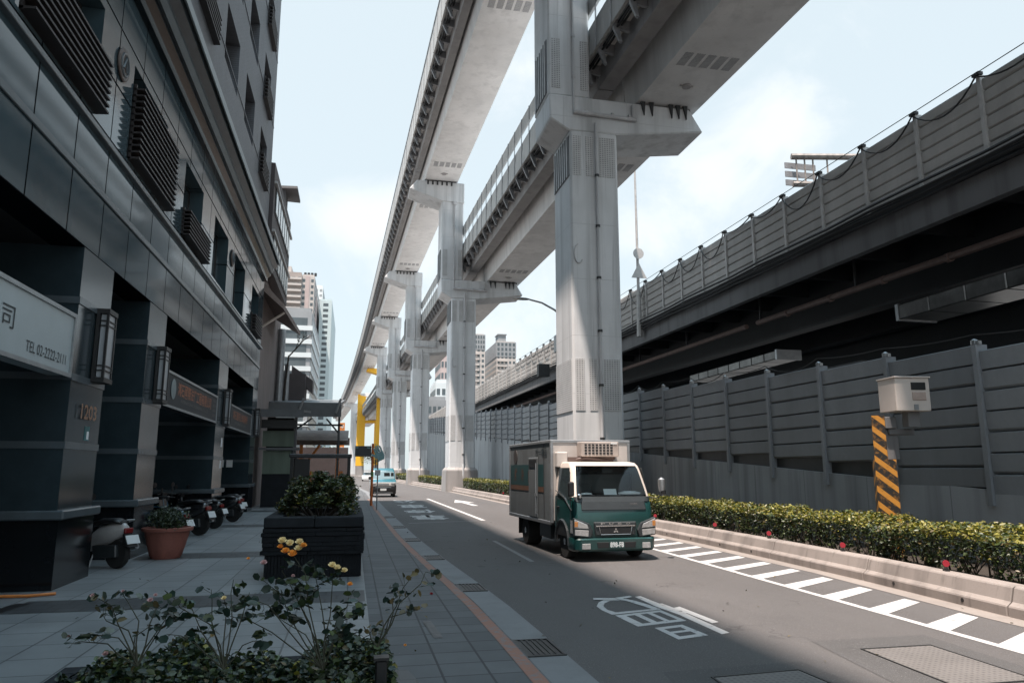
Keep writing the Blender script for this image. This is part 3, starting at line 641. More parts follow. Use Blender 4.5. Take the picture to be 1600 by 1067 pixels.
def span(kind, i, ya, yb, label):
    """kind 'up' mirrored wing left; 'lo' lower girder on the right arms"""
    xm = xL((ya+yb)/2); t = thing('viaduct_span', label, 'viaduct span', (xm, (ya+yb)/2, 27.2 if kind == 'up' else 18.2), group='box girder spans of the viaduct')
    a = ya+.05; b = yb-.05; nst = max(2, int((b-a)/8)) if yb < 130 else max(4, int((b-a)/4)); ys = [a+(b-a)*k/nst for k in range(nst+1)]
    if kind == 'up': bx0, bx1, z0 = -2.5, .45, 27.22; wing = -4.05; beam = (-3.25, -2.75)
    else: bx0, bx1, z0 = 3.2, 6.25, 18.22; wing = 1.05; beam = (1.87, 2.65)
    g = MB(); sweep(g, [(bx0+.0, z0), (bx1-.0, z0), (bx1+.15, z0+2.15), (bx0-.12, z0+2.15)], ys); ob('box_girder', g, m['conc'], t)
    zt = z0+2.15
    g = MB(); sweep(g, rect(wing+.12, bx1+.55, zt+.003, zt+.3), ys); ob('deck_slab', g, m['conc'], t)
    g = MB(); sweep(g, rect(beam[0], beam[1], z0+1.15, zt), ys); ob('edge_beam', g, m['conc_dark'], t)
    # soffit between
    if kind == 'up':
        g = MB(); sweep(g, rect(wing, wing+.12, zt-.15, zt+1.9), ys); ob('parapet', g, m['parapet'], t)
        g = MB(); sweep(g, rect(wing-.05, wing+.17, zt+1.9, zt+2.0), ys); ob('coping', g, m['metal'], t)
        g = MB(); sweep(g, rect(bx1+.4, bx1+.52, zt+.305, zt+1.7), ys); ob('right_parapet', g, m['parapet'], t)
    else:
        g = MB(); sweep(g, rect(wing, wing+.12, zt-.15, zt+.75), ys); sweep(g, rect(wing, wing+.12, zt+1.95, zt+2.85), ys); ob('parapet', g, m['parapet'], t)
        g = MB(); sweep(g, rect(wing+.03, wing+.07, zt+.75, zt+1.3), ys); ob('parapet_pane', g, m['parapet'], t)
        g = MB(); sweep(g, rect(bx1+.43, bx1+.55, zt+.305, zt+1.0), ys); ob('right_parapet', g, m['parapet'], t)
    bs = 1.75; nb = int((b-a)/bs); near = yb < 93
    pa = MB(); pb = MB(); first = None; firstp = None
    for k in range(nb+1):
        y = a+.3+k*(b-a-.6)/nb; x = xL(y)
        def br(g, x, y):
            s0, s1 = wing+.13, beam[0]
            g.prism([(x+s1, zt), (x+s0, zt), (x+s0-.06, zt-.35), (x+s0+.2, zt-.95), (x+s0+.32, zt-1.0), (x+s0+.22, zt-.4), (x+s1, zt-.5)], 'y', y, y+.14)
        def po(g, x, y): g.box(x+wing-.04, x+wing, y, y+.1, zt-.15, zt+(1.9 if kind == 'up' else 2.85))
        if near:
            if first is None:
                g = MB(); br(g, x, y); first = ob('bracket', g, m['bracket'], t); ref = (x, y); g = MB(); po(g, x, y); firstp = ob('parapet_post', g, m['metal'], t)
            else:
                for f0 in (first, firstp):
                    c = f0.copy(); C.objects.link(c); c.parent = t; c.location = (x-ref[0], y-ref[1], 0)
        else: br(pa, x, y); po(pb, x, y)
    if not near: tag(ob('bracket_row', pa, m['bracket'], t), kind='stuff'); tag(ob('post_row', pb, m['metal'], t), kind='stuff')
    g = MB()
    for dz, dx in ((-.12, .3), (-.22, .45), (-.3, .25)): g.tube([(xL(y)+wing+dx, y, zt+dz) for y in ys], .05, 5)
    ob('cable_run', g, m['cable'], t)
    # vents and lamp on the soffit
    L_ = b-a
    for f in (.16, .84):
        y = a+L_*f
        for k in range(5):
            x = xL(y)+bx0+.3+k*.5; g = MB(); g.box(x, x+.36, y, y+.95, z0-.01, z0+.0); ob('soffit_vent', g, m['grille'], t)
        g = MB(); yy = y+(-2.6 if f < .5 else 2.4); x = xL(yy)+(bx0+bx1)/2; g.tube([(x, yy, z0-.09), (x, yy, z0)], .2, 12); g.box(x-.3, x+.3, yy-.04, yy+.04, z0-.05, z0); ob('access_hatch', g, m['conc_dark'], t)
YS = [-4]+PY[:5]+[187, 220, 250, 290, 340, 400]
ul = ['upper viaduct girder overhead, nearest span running off the top of the photo', 'upper viaduct girder between the first and second piers', 'upper viaduct girder between the second and third piers', 'upper viaduct girder between the third and fourth piers',
      'upper viaduct girder between the fourth and fifth piers', 'upper viaduct girder reaching the nearer yellow pier', 'upper viaduct girder just beyond the nearer yellow pier', 'upper viaduct girder ending at the yellow portal frame', 'upper viaduct girder curving left past the yellow portal', 'farthest but one upper girder span, curving left', 'farthest upper girder span seen at the left end of the curve']
ll = [s.replace('upper', 'lower right-hand') for s in ul]
for i in range(len(YS)-1):
    c = 1.3 if YS[i] > 0 else 0
    span('up', i, YS[i]+c, YS[i+1]+1.3, ul[i])
    if i < 9: span('lo', i, YS[i]+c, YS[i+1]+1.3, ll[i])

# ================================================================ ELEVATED ROAD (bridge)
bz = lambda y: .008*(y-14)
t = thing('elevated_road', 'dark elevated road deck with pipes and beams underneath, right side', 'elevated road', (22, 45, 0))
def bsweep(g, prof, y0=-8, y1=200): return g.add([(a, y, z+bz(y)) for y in (y0, y1) for a, z in prof], [tuple(range(len(prof))), tuple(range(2*len(prof)-1, len(prof)-1, -1))]+[(i, len(prof)+i, len(prof)+(i+1) % len(prof), (i+1) % len(prof)) for i in range(len(prof))])
g = MB(); bsweep(g, rect(17.0, 17.3, 9.15, 10.0)); ob('fascia_beam', g, m['brg_fascia'], t)
g = MB(); bsweep(g, rect(16.88, 33, 10.003, 10.3)); ob('deck', g, m['brg_steel'], t)
for x in (19.9, 23.7, 29.8):
    g = MB(); bsweep(g, rect(x, x+.15, 8.0, 10.0)); bsweep(g, rect(x-.25, x+.4, 7.9, 8.0)); ob('girder', g, m['brg_steel'], t)
g = MB(); bsweep(g, rect(24.9, 29.1, 6.4, 9.95)); ob('box_beam', g, m['brg_steel'], t)
for k in range(66):
    y = -5+k*3.05; g = MB(); z = bz(y); g.box(17.3, 24.9, y, y+.18, 9.35+z, 9.998+z); ob('cross_rib', g, m['brg_steel'], t)
g = MB(); g.tube([(18.45, -5, 8.42+bz(-5)), (18.45, 30.5, 8.48+bz(30))], .125, 8); g.tube([(18.45, 31.5, 8.48+bz(31)), (18.45, 146, 8.5+bz(146))], .125, 8)
for y in range(-2, 30, 3): g.tube([(18.45, y, 8.45+bz(y)), (18.45, y+.15, 8.45+bz(y))], .16, 8)
ob('hanging_pipe', g, simple('rusty_pipe', (.22, .15, .13), .6), t, smooth=True)
for y in (8.5, 16, 23.5, 30.2, 38, 45, 55):
    g = MB(); g.box(18.41, 18.49, y, y+.08, 8.5+bz(y), 9.97+bz(y)); ob('pipe_hanger', g, m['steel_dark'], t)
for k in range(4):
    g = MB(); pts = []
    for j in range(90):
        y = -5+j*2.3; pts.append((16.78-.035*k, y, 9.96+.15*k+bz(y)+.035*math.sin(y*.9+k)))
    g.tube(pts, .05, 5); ob('edge_cable', g, m['cable'], t)
for (y, x) in ((27, 26.1), (61, 26.1), (95, 25.5), (129, 25.5)):
    g = MB(); g.box(x-1.4, x+2.2, y, y+2.7, 0, 5.6); g.box(x-5, x+5, y, y+2.7, 5.6, 6.4); ob('bridge_pier', g, m['brg_fascia'], t)
# sound wall on the bridge
t = thing('bridge_noise_wall', 'grey ribbed noise barrier standing on the elevated road', 'noise barrier', (17.05, 45, 10.3))
y = -3.6
while y < 185:
    y1 = y+2.43; z0 = 10.36+bz(y+1.2); g = MB()
    for r in range(6):
        h = .39; zz = z0+r*h; g.prism([(17.03, zz+.01), (16.985, zz+.035), (16.985, zz+h-.06), (17.03, zz+h-.015), (17.12, zz+h-.015), (17.12, zz+.01)], 'y', y+.06, y1-.06)
    ob('noise_panel', g, m['swall_up'], t)
    g = MB(); g.box(16.92, 17.15, y-.07, y+.06, 10.2+bz(y), 12.77+bz(y)); ob('post', g, m['post_up'], t)
    y = y1
tg = thing('festoon_cable', 'sagging black cable looped along the top of the bridge noise barrier', 'cable', (16.9, 35, 12.7))
g = MB(); y = -3.6
while y < 75:
    dip = random.choice((.2, .6, .9, 1.1, .35)); pts = [(16.86, y+2.43*s_/10, 12.75+bz(y)-dip*4*(s_/10)*(1-s_/10)) for s_ in range(11)]
    g.tube(pts, .026, 4, cap=False); g.tube([(16.88, y, 12.86+bz(y)), (16.88, y+2.43, 12.86+bz(y))], .014, 4)
    g.box(16.84, 17.0, y-.12, y+.12, 12.76+bz(y), 12.85+bz(y)); y += 2.43
ob('cable', g, m['cable'], tg)
# low sound wall
ba = lambda y: .7+.06*y; ta = lambda y: 3.55+.053*y
t = thing('ramp_base_wall', 'stained grey concrete ramp wall behind the hedge', 'wall', (12, 40, 0))
for (a, b) in ((-3, 32), (32, 150)):
    g = MB(); g.hexa([(12, a, -.05), (12.4, a, -.05), (12.4, b, -.05), (12, b, -.05)], [(12, a, max(ba(a), .3)), (12.4, a, max(ba(a), .3)), (12.4, b, ba(b)), (12, b, ba(b))]); ob('wall_section', g, m['base_wall'], t)
t = thing('lower_noise_wall', 'long slate-grey panelled sound wall on the ramp behind the hedge', 'noise barrier', (12.05, 40, 2))
y = -3.02
while y < 140:
    y1 = y+2.5; zt_ = ta(y+1.25); g = MB(); g.box(12.1, 12.18, y+.07, y1-.07, min(ba(y), ba(y1))-.2, zt_-.1); ob('backing', g, m['steel_dark'], t); g = MB(); r = 0  # dark backing sheet added as the shade in the recess under the panels
    while True:
        zz = zt_-(r+1)*.40
        if zz < ba(y)+.02 or r > 8: break
        g.prism([(12.06, zz+.006), (12.0, zz+.05 if r % 2 else zz+.02), (11.985, zz+.37), (12.06, zz+.395), (12.2, zz+.395), (12.2, zz+.006)], 'y', y+.06, y1-.06); r += 1
    ob('noise_panel', g, m['swall_lo'], t)
    g = MB(); g.box(11.93, 12.2, y-.055, y+.055, ba(y)-.3, ta(y)+.05); ob('post', g, m['swall_lo'], t)
    g = MB(); g.lathe([(.02,0),(.07,.01),(.07,.09),(.02,.12)], (12.0, y+.03, ta(y)+.05), 8); g.box(11.96, 12.04, y-.1, y+.0, ta(y)+.05, ta(y)+.12); ob('post_lamp', g, m['metal'], t)
    y = y1
tc_ = thing('wall_top_cable', 'thin black cable strung along the lower sound wall top', 'cable', (12, 20, 4))
g = MB(); y = -3
while y < 60:
    dip = random.choice((.1, .25, .02, .05)); g.tube([(11.95, y+2.5*s/8, ta(y+2.5*s/8)+.25-dip*4*(s/8)*(1-s/8)) for s in range(9)], .014, 4, cap=False); y += 2.5
ob('cable', g, m['cable'], tc_)
# metal ducts under the bridge
def duct(label, p0, p1, h, w):
    t = thing('metal_duct', label, 'duct', p0); a, b = Vector(p0), Vector(p1); d = (b-a); L_ = d.length; rot = d.to_track_quat('Y', 'Z').to_matrix().to_4x4(); M = Matrix.Translation(a) @ rot
    g = MB(); n = 8
    for k in range(n): g.box(-w/2, w/2, L_*k/n+.01, L_*(k+1)/n-.01, 0, h, M)
    ob('duct_casing', g, m['duct'], t, bevel=.03)
    g = MB(); g.box(-w/2-.03, w/2+.03, .0, .12, -.03, h+.03, M); ob('end_flange', g, m['metal'], t)
duct('long shiny metal-clad duct hanging under the elevated road, far right', (18.5, 20.8, 6.75), (18.9, 9.7, 6.95), .5, 1.5)
duct('smaller dark metal duct under the elevated road above the sound wall posts', (17.7, 27.0, 6.35), (17.7, 35.2, 6.3), .36, 1.1)
# street lamp, poles
t = thing('street_lamp', 'grey street lamp with curved arm between the viaduct piers', 'street lamp', (14.6, 38, 0))
t.location = (11.6, 38, 0)
g = MB(); g.tube([(11.65, 38, 0), (11.65, 38, 9.0), (11.5, 38, 9.6), (11.1, 38, 10.15), (10.6, 38, 10.5), (9.9, 38, 10.85), (9.2, 38, 11.0)], [.12, .1, .085, .075, .065, .055, .05], 8); ob('arm', g, m['metal'], t, smooth=True)
g = MB(); g.lathe([(.02, -.07), (.14, -.05), (.18, 0), (.12, .05), (.02, .08)], n=14); g.v = [(8.75+p[0]*2.9, 38+p[1], 11.02+p[2]) for p in g.v]; ob('lamp_head', g, m['metal'], t, smooth=True)
t = thing('antenna_mast', 'thin mast with small antennas and equipment boxes on the elevated road', 'mast', (16.7, 56, 10))
g = MB(); g.tube([(16.7, 56, 9.9), (16.7, 56, 18.2)], .11, 8); g.tube([(16.7, 56, 9.9), (16.7, 56, 13.2)], .27, 8); ob('mast', g, m['metal'], t)
g = MB(); g.tube([(16.15, 56, 16.5), (16.7, 56, 15.8)], .06, 6); g.box(16.05, 16.17, 55.9, 56.1, 15.6, 16.9); g.box(16.88, 17.0, 55.9, 56.1, 15.8, 16.6); ob('antenna', g, m['metal'], t)
g = MB(); g.box(15.5, 16.25, 55.2, 55.8, 11.0, 12.4); ob('equipment_box', g, m['metal'], t, bevel=.03)
g = MB(); g.box(15.6, 16.85, 55.0, 55.5, 9.7, 10.9); g.box(14.4, 15.3, 56.4, 57, 9.2, 10.2); ob('equipment_bracket', g, m['steel_dark'], t)
t = thing('sign_pole', 'tall slender pole with triangular and round sign backs beside the bridge', 'pole', (16.7, 40.7, 10))
g = MB(); g.tube([(16.7, 40.7, 9.7), (16.7, 40.7, 12.4)], [.19, .14], 8); g.tube([(16.7, 40.7, 12.4), (16.7, 40.7, 21.2)], [.1, .06], 8); ob('pole', g, m['post_up'], t)
g = MB(); g.prism([(16.2, 13.3), (17.2, 13.3), (16.7, 14.25)], 'y', 40.5, 40.54); ob('triangular_sign', g, m['post_up'], t)
g = MB(); g.tube([(16.7, 40.5, 14.85), (16.7, 40.54, 14.85)], .34, 20); ob('round_sign', g, m['post_up'], t)
t = thing('gantry_sign', 'back of a gantry road sign on rusty pipe arms above the noise barrier', 'road sign', (20, 27, 14))
g = MB(); g.tube([(19.4, 28.4, 16.1), (24.0, 26.9, 15.85)], .15, 8); g.tube([(19.4, 28.4, 14.75), (24.0, 26.9, 14.5)], .14, 8); g.tube([(23, 27.2, 9), (23, 27.2, 16.2)], .2, 8)
for q in (0, .35, .7, 1.3): g.tube([(19.6+q, 28.33-q*.33, 14.7), (19.6+q, 28.33-q*.33, 15.95)], .04, 6)
ob('pipe_arm', g, simple('rusty_gantry', (.30, .27, .25), .7, var=.5, scale=5), t, smooth=True)
g = MB()
for k in range(3): g.box(19.2, 20.8, 28.62, 28.67, 14.78+k*.42, 15.06+k*.42)
ob('sign_panel', g, m['bracket'], t)

# ================================================================ SPEED CAMERA
t = thing('speed_camera', 'beige speed camera box on a black and orange striped post behind the hedge', 'speed camera', (10.75, 13.0, .08))
g = MB(); x, y = 10.42, 13.0; w = .13
g.v = []; g.add([(x-w, y, .05), (x+.12, y-.3, .05), (x+w+.19, y+.02, .05), (x+.03, y+.28, .05), (x-w, y, 2.0), (x+.12, y-.3, 2.0), (x+w+.19, y+.02, 2.0), (x+.03, y+.28, 2.0)], [(3,2,1,0),(4,5,6,7),(0,1,5,4),(1,2,6,5),(2,3,7,6),(3,0,4,7)])
ob('post', g, m['hazard'], t)
g = MB(); g.add([(x-w, y, 2.0), (x+.03, y-.18, 2.0), (x+.1, y-.1, 2.0), (x-.02, y+.1, 2.0), (x-w, y, 2.88), (x+.03, y-.18, 2.88), (x+.1, y-.1, 2.88), (x-.02, y+.1, 2.88)], [(3,2,1,0),(4,5,6,7),(0,1,5,4),(1,2,6,5),(2,3,7,6),(3,0,4,7)]); ob('upper_post', g, m['hazard'], t)
g = MB(); g.box(10.55, 10.85, 12.95, 13.15, 2.0, 2.6); g.box(10.6, 11.2, 12.9, 13.1, 2.5, 2.62); g.box(10.5, 10.75, 12.85, 13.0, 2.62, 2.85); ob('control_box', g, m['brg_fascia'], t, bevel=.01)
rot = Matrix.Translation((10.93, 12.75, 2.95)) @ Matrix.Rotation(R(-8), 4, 'Z')
def rb(x0, x1, y0, y1, z0, z1): return MB().box(x0, x1, y0, y1, z0, z1, rot)
ob('housing', rb(-.36, .36, -.25, .35, 0, .66), m['beige'], t, bevel=.012)
ob('housing_lid', rb(-.38, .38, -.28, .37, .66, .69), m['beige'], t, bevel=.006)
ob('lens_window', rb(-.03, .27, -.262, -.25, .42, .57), m['black'], t)
ob('flash_panel', rb(-.02, .27, -.266, -.25, .21, .38), simple('flash_panel', (.42, .33, .29), .3), t, bevel=.01)
ob('lock_plate', rb(-.0, .09, -.264, -.25, .02, .13), m['metal'], t)
ob('mount', rb(-.05, .2, -.1, .1, -.3, 0), m['brg_fascia'], t)

# ================================================================ TRUCK
def ring(y, w, yb, r, n=5):      # rounded-front plan outline, CCW list of (x,y)
    pts = [(-w, yb)]
    for k in range(n+1):
        a = math.pi+math.pi/2*k/n; pts.append((-w+r+r*math.cos(a), y+r+r*math.sin(a)))
    for k in range(n+1):
        a = 1.5*math.pi+math.pi/2*k/n; pts.append((w-r+r*math.cos(a), y+r+r*math.sin(a)))
    pts.append((w, yb)); return pts
def loft(levels, yb, r=.12, cap=True, off=0, sel=None, skip=()):
    g = MB(); rows = []
    for z, y, w in levels: rows.append([(p[0], p[1], z) for p in ring(y-off, w+off, yb if sel is None else yb, r)])
    n = len(rows[0]); vs = [p for r_ in rows for p in r_]
    fs = []
    for i in range(len(rows)-1):
        for k in range(n-1 if sel else n):
            if sel and k not in sel: continue
            if (i, k) in skip: continue
            fs.append((i*n+k, i*n+(k+1) % n, (i+1)*n+(k+1) % n, (i+1)*n+k))
    if cap: fs += [tuple(range(n-1, -1, -1)), tuple((len(rows)-1)*n+k for k in range(n))]
    return g.add(vs, fs)
def lerp(a, b, f): return a+(b-a)*f
def wheel(parent, x, y, r, w, label=None, sx=-1):
    o = None
    g = MB(); Mx = Matrix.Rotation(math.pi/2, 4, 'Y')
    g.lathe([(r*.62, -w/2), (r*.93, -w/2), (r, -w*.35), (r, w*.35), (r*.93, w/2), (r*.62, w/2)], (x, y, r), 28, Mx); o = ob('wheel', g, m['rubber'], parent, smooth=True, world=False)
    g = MB(); g.lathe([(.02, -w*.5-.002), (r*.2, -w*.52), (r*.28, -w*.4), (r*.6, -w*.42), (r*.63, -w*.5)][::1]+[(r*.63, w*.49), (.02, w*.49)], (x, y, r), 24, Mx if sx > 0 else Matrix.Rotation(math.pi/2, 4, 'Y'))
    rim = ob('rim', g, m['chrome'], o, smooth=True, world=False); return o
def F(mb, name, mt, parent, **k): return ob(name, mb, mt, parent, world=False, **k)
T = thing('delivery_truck', 'small green and white refrigerated delivery truck driving towards the camera', 'truck', (5.22, 14.3, 0), R(2.0))
# chassis
g = MB(); g.box(-.35, -.27, .5, 4.9, .42, .58); g.box(.27, .35, .5, 4.9, .42, .58); g.box(-.7, .7, 3.95, 4.08, .3, .42); g.box(-.6, .6, .45, 1.2, .28, .6); g.box(-.82, -.4, 1.75, 2.6, .3, .6); F(g, 'chassis', m['t_dark'], T)
for (x, y, w, r) in ((-.72, .78, .2, .335), (.72, .78, .2, .335), (-.68, 3.75, .34, .335), (.68, 3.75, .34, .335)): wheel(T, x, y, r, w)
for q in (-.86, .5): F(MB().box(q, q+.36, 4.35, 4.38, .22, .66), 'mudflap', m['rubber'], T)
lv = [(.46, .06, .84), (.62, .035, .865), (.8, .03, .87), (.98, .05, .87), (1.12, .085, .865), (1.25, .14, .855)]
g = loft(lv, 1.28, .14); F(g, 'cab_body', m['t_green'], T, smooth=True)
wl = [(1.25, .14, .853), (1.42, .215, .835), (1.6, .30, .81), (1.78, .39, .785), (1.88, .46, .768), (1.94, .56, .745), (1.965, .75, .70)]
g = loft(wl, 1.28, .14, skip=[(i, k) for i in range(4) for k in (5, 6, 7)]); g.f = [f for f in g.f if not all(abs(g.v[q][2]-1.25) < 1e-6 for q in f)]; F(g, 'cab_roof', m['t_cream'], T, smooth=True)
# windscreen, side windows
ws = [(1.285, lerp(.14, .215, .2), .853), (1.42, .215, .835), (1.6, .30, .81), (1.78, .39, .785), (1.855, .435, .775)]
g = loft(ws, 1.28, .14, cap=False, off=.008, sel=(5, 6, 7)); WG = Mat('windscreen_glass'); WG.col((.02, .03, .03)); WG.rough(.03); tr_ = WG.n('ShaderNodeBsdfTransparent'); tr_.inputs[0].default_value = (.86, .93, .93, 1)
gl_ = WG.n('ShaderNodeBsdfGlossy'); gl_.inputs['Roughness'].default_value = .03; fr_ = WG.n('ShaderNodeFresnel'); fr_.inputs[0].default_value = 1.55; mx_ = WG.n('ShaderNodeMixShader')
WG.l(fr_.outputs[0], mx_.inputs[0]); WG.l(tr_.outputs[0], mx_.inputs[1]); WG.l(gl_.outputs[0], mx_.inputs[2]); WG.l(mx_.outputs[0], WG.t.nodes['Material Output'].inputs['Surface'])
F(g, 'windscreen', WG.m, T, smooth=True)
g = MB(); g.box(-.8, .8, .95, 1.24, 1.26, 1.75); F(g, 'seat_row', m['t_dark'], T, bevel=.05)
g = MB(); g.box(-.78, .78, .24, .55, 1.252, 1.29); F(g, 'dashboard', m['steel_dark'], T, bevel=.01)
g = MB(); g.tube([(-.42+.18*math.cos(a), .62+.05*math.sin(a), 1.36+.16*math.sin(a)) for a in [R(30*k) for k in range(13)]], .014, 6); F(g, 'steering_wheel', m['black'], T)
g = MB(); g.box(-.1, .12, .42, .44, 1.74, 1.80); F(g, 'rear_view_mirror', m['black'], T)
g = MB(); g.box(-.79, .79, 1.255, 1.27, 1.26, 1.9); F(g, 'cab_back_panel', m['interior'], T)
for s in (-1,):
    g = MB(); g.add([(s*.862, .26, 1.20), (s*.862, 1.14, 1.18), (s*.80, 1.14, 1.84), (s*.80, .45, 1.84), ], [(0, 1, 2, 3)]); F(g, 'side_window', m['glass'], T); g = MB(); g.add([(-s*.862, .26, 1.20), (-s*.862, 1.14, 1.18), (-s*.80, 1.14, 1.84), (-s*.80, .45, 1.84)], [(3, 2, 1, 0)])
F(g, 'side_window', m['glass'], T)
# door line: light stripe
g = MB(); g.tube([(-.872, .16, 1.0), (-.872, .3, 1.06), (-.87, .6, 1.22), (-.868, 1.2, 1.36)], .012, 5); F(g, 'door_trim', m['chrome'], T)
g = MB(); g.box(-.878, -.87, .22, .235, .5, 1.25); g.box(-.878, -.87, 1.15, 1.165, .45, 1.25); F(g, 'door_seam', m['black'], T)
g = MB(); g.box(-.895, -.87, .95, 1.1, 1.0, 1.04); F(g, 'door_handle', m['black'], T, bevel=.006)
for s in (-1, 1):      # wheel arches
    g = MB(); pts = [(s*.872, .78+.43*math.cos(a), .335+.43*math.sin(a)) for a in [R(-5+19*k) for k in range(11)]]; g.tube(pts, .035, 6); F(g, 'wheel_arch', m['t_dark'], T)
    g = MB(); g.prism([(.42, .46), (1.14, .46), (1.1, .6), (.95, .72), (.6, .72), (.46, .6)], 'x', s*.85, s*.878); F(g, 'arch_lining', m['black'], T)
# front panel details
g = loft([(1.0, .045, .70), (1.17, .09, .69)], .3, .03); g.v = [(p[0], p[1]-.012, p[2]) for p in g.v]; F(g, 'cowl_panel', m['t_dark'], T, bevel=.008)
g = loft([(1.165, .09, .83), (1.262, .13, .83)], .3, .13); g.v = [(p[0]*1.004, p[1]-.012, p[2]) for p in g.v]; F(g, 'wiper_tray', m['t_dark'], T)
g = MB(); g.prism([(-.46, .77), (-.42, .5), (.42, .5), (.46, .77)], 'y', -.0, .06); F(g, 'grille', m['t_dark'], T, bevel=.02)
g = MB(); g.prism([(-.36, .66), (-.33, .53), (.33, .53), (.36, .66)], 'y', -.012, .0)
F(g, 'grille_mesh', m['black'], T, bevel=.01)
g = MB(); g.box(-.42, .42, -.02, .0, .68, .70); g.tube([(-.35, -.012, .665), (-.32, -.014, .525), (.32, -.014, .525), (.35, -.012, .665)], .008, 5); F(g, 'grille_bar', m['chrome'], T)
def ptext(name, s, x, y, z, w, h, mt, bold=.02, rot=None):
    me = text_mesh(s, w, h, bold); me.transform(Matrix.Translation((x, y, z)) @ (rot or Matrix.Rotation(math.pi/2, 4, 'X'))); o = link(name, me, mt, T, world=False); return o
for k, ch in enumerate('FUSO'): ptext('badge_letter', ch, -.27+.18*k, -.008, .735, .09, .035, m['chrome'])
ptext('lettering', 'CANTER', .42, .035, 1.12, .17, .028, m['pink_ink'])
g = MB()     # three-diamond emblem
for a in (90, 210, 330):
    d = Vector((math.cos(R(a)), math.sin(R(a)))); p = Vector((-d.y, d.x)); c0 = Vector((0, .595)); L1 = .058
    q = [c0, c0+d*L1/2+p*L1*.29, c0+d*L1, c0+d*L1/2-p*L1*.29]; g.prism([(v.x, v.y) for v in q], 'y', -.024, -.012)
F(g, 'emblem', m['chrome'], T)
for s in (-1, 1):      # headlights
    g = MB(); q = [(s*.88, .86), (s*.88, .50), (s*.52, .46), (s*.47, .60), (s*.55, .745)]
    if s < 0: q = q[::-1]
    g.prism(q, 'y', .0, .09); h = F(g, 'headlight', m['t_dark'], T, bevel=.02, seg=2)
    g = MB(); q = [(s*.87, .83), (s*.87, .66), (s*.57, .64), (s*.6, .72)]
    if s < 0: q = q[::-1]
    g.prism(q, 'y', -.014, .0); F(g, 'upper_lens', m['lens'], h, bevel=.008)
    g = MB(); q = [(s*.86, .63), (s*.86, .52), (s*.58, .49), (s*.57, .61)]
    if s < 0: q = q[::-1]
    g.prism(q, 'y', -.012, .0); F(g, 'lower_lens', m['lens'], h, bevel=.008)
    g = MB(); g.box(min(s*.87, s*.8), max(s*.87, s*.8), -.02, -.012, .68, .78); F(g, 'indicator', m['amber'], h, bevel=.006)
    g = MB(); g.box(min(s*.875, s*.883), max(s*.875, s*.883), .1, .22, .55, .8); F(g, 'side_lens', m['lens'], h)
g = loft([(.2, .0, .845), (.24, -.04, .87), (.43, -.045, .88), (.455, -.02, .87)], .42, .16); F(g, 'bumper', m['t_green'], T, smooth=True)
g = MB(); g.prism([(-.42, .38), (-.40, .27), (.40, .27), (.42, .38)], 'y', -.052, -.04); F(g, 'bumper_intake', m['black'], T, bevel=.01)
for s in (-1, 1):
    g = MB(); g.box(min(s*.73, s*.55), max(s*.73, s*.55), -.058, -.04, .25, .36); F(g, 'fog_lamp', m['lens'], T, bevel=.015)
g = MB(); g.box(-.16, .16, -.064, -.055, .26, .40); F(g, 'number_plate', m['t_green'], T)
ptext('plate_lettering', '898-F8', 0, -.066, .33, .29, .105, m['plate'], .03)
# wipers, mirrors, dash things
for x0, x1 in ((-.35, .02), (.2, .52)):
    g = MB(); g.tube([(x1, .09, 1.14), (x0, .17, 1.30)], .01, 5); g.tube([(x0-.1, .15, 1.285), (x0+.3, .17, 1.27)], .008, 5); F(g, 'wiper', m['black'], T)
g = MB(); g.box(-.98, -.86, -.02, .08, 1.27, 1.56); hm = F(g, 'side_mirror', m['black'], T, bevel=.03, seg=2)
g = MB(); g.tube([(-.84, .2, 1.2), (-.92, .05, 1.2), (-.92, .02, 1.3)], .012, 6); F(g, 'mirror_arm', m['black'], hm)
g = MB(); g.lathe([(.02, -.15), (.06, -.13), (.075, 0), (.07, .10), (.02, .14)], (1.04, .0, 1.5), 12); hm = F(g, 'round_mirror', m['metal'], T, smooth=True)
g = MB(); g.tube([(.84, .2, 1.24), (.95, .1, 1.22), (1.06, .02, 1.3), (1.06, 0, 1.4)], .012, 6); g.lathe([(.02, -.05), (.055, -.04), (.055, .04), (.02, .05)], (1.06, -.02, 1.34), 10); F(g, 'mirror_arm', m['black'], hm)
g = MB(); g.lathe([(.02, -.05), (.05, -.03), (.05, .03), (.02, .05)], (-.72, .1, 1.27), 10); F(g, 'corner_mirror', m['chrome'], T)
rotw = Matrix.Rotation(R(62), 4, 'X')
g = MB(); g.box(-.12, .16, 0, .004, 0, .13, Matrix.Translation((0, .27, 1.292)) @ Matrix.Rotation(R(-26), 4, 'X')); F(g, 'dashboard_card', m['paper'], T)
g = MB(); g.lathe([(.01, -.02), (.2, -.01), (.22, .02), (.1, .05), (.01, .055)], (0, 0, 0), 14); g.v = [(p[0]*1.2+.46, p[1]*.3+.32, p[2]+1.31) for p in g.v]; F(g, 'dashboard_cloth', m['paper'], T, smooth=True)
g = MB(); g.lathe([(.01, -.01), (.1, 0), (.08, .03), (.01, .04)], (0, 0, 0), 12); g.v = [(p[0]*1.3-.5, p[1]*.4+.3, p[2]+1.30) for p in g.v]; F(g, 'dashboard_glove', m['paper'], T, smooth=True)
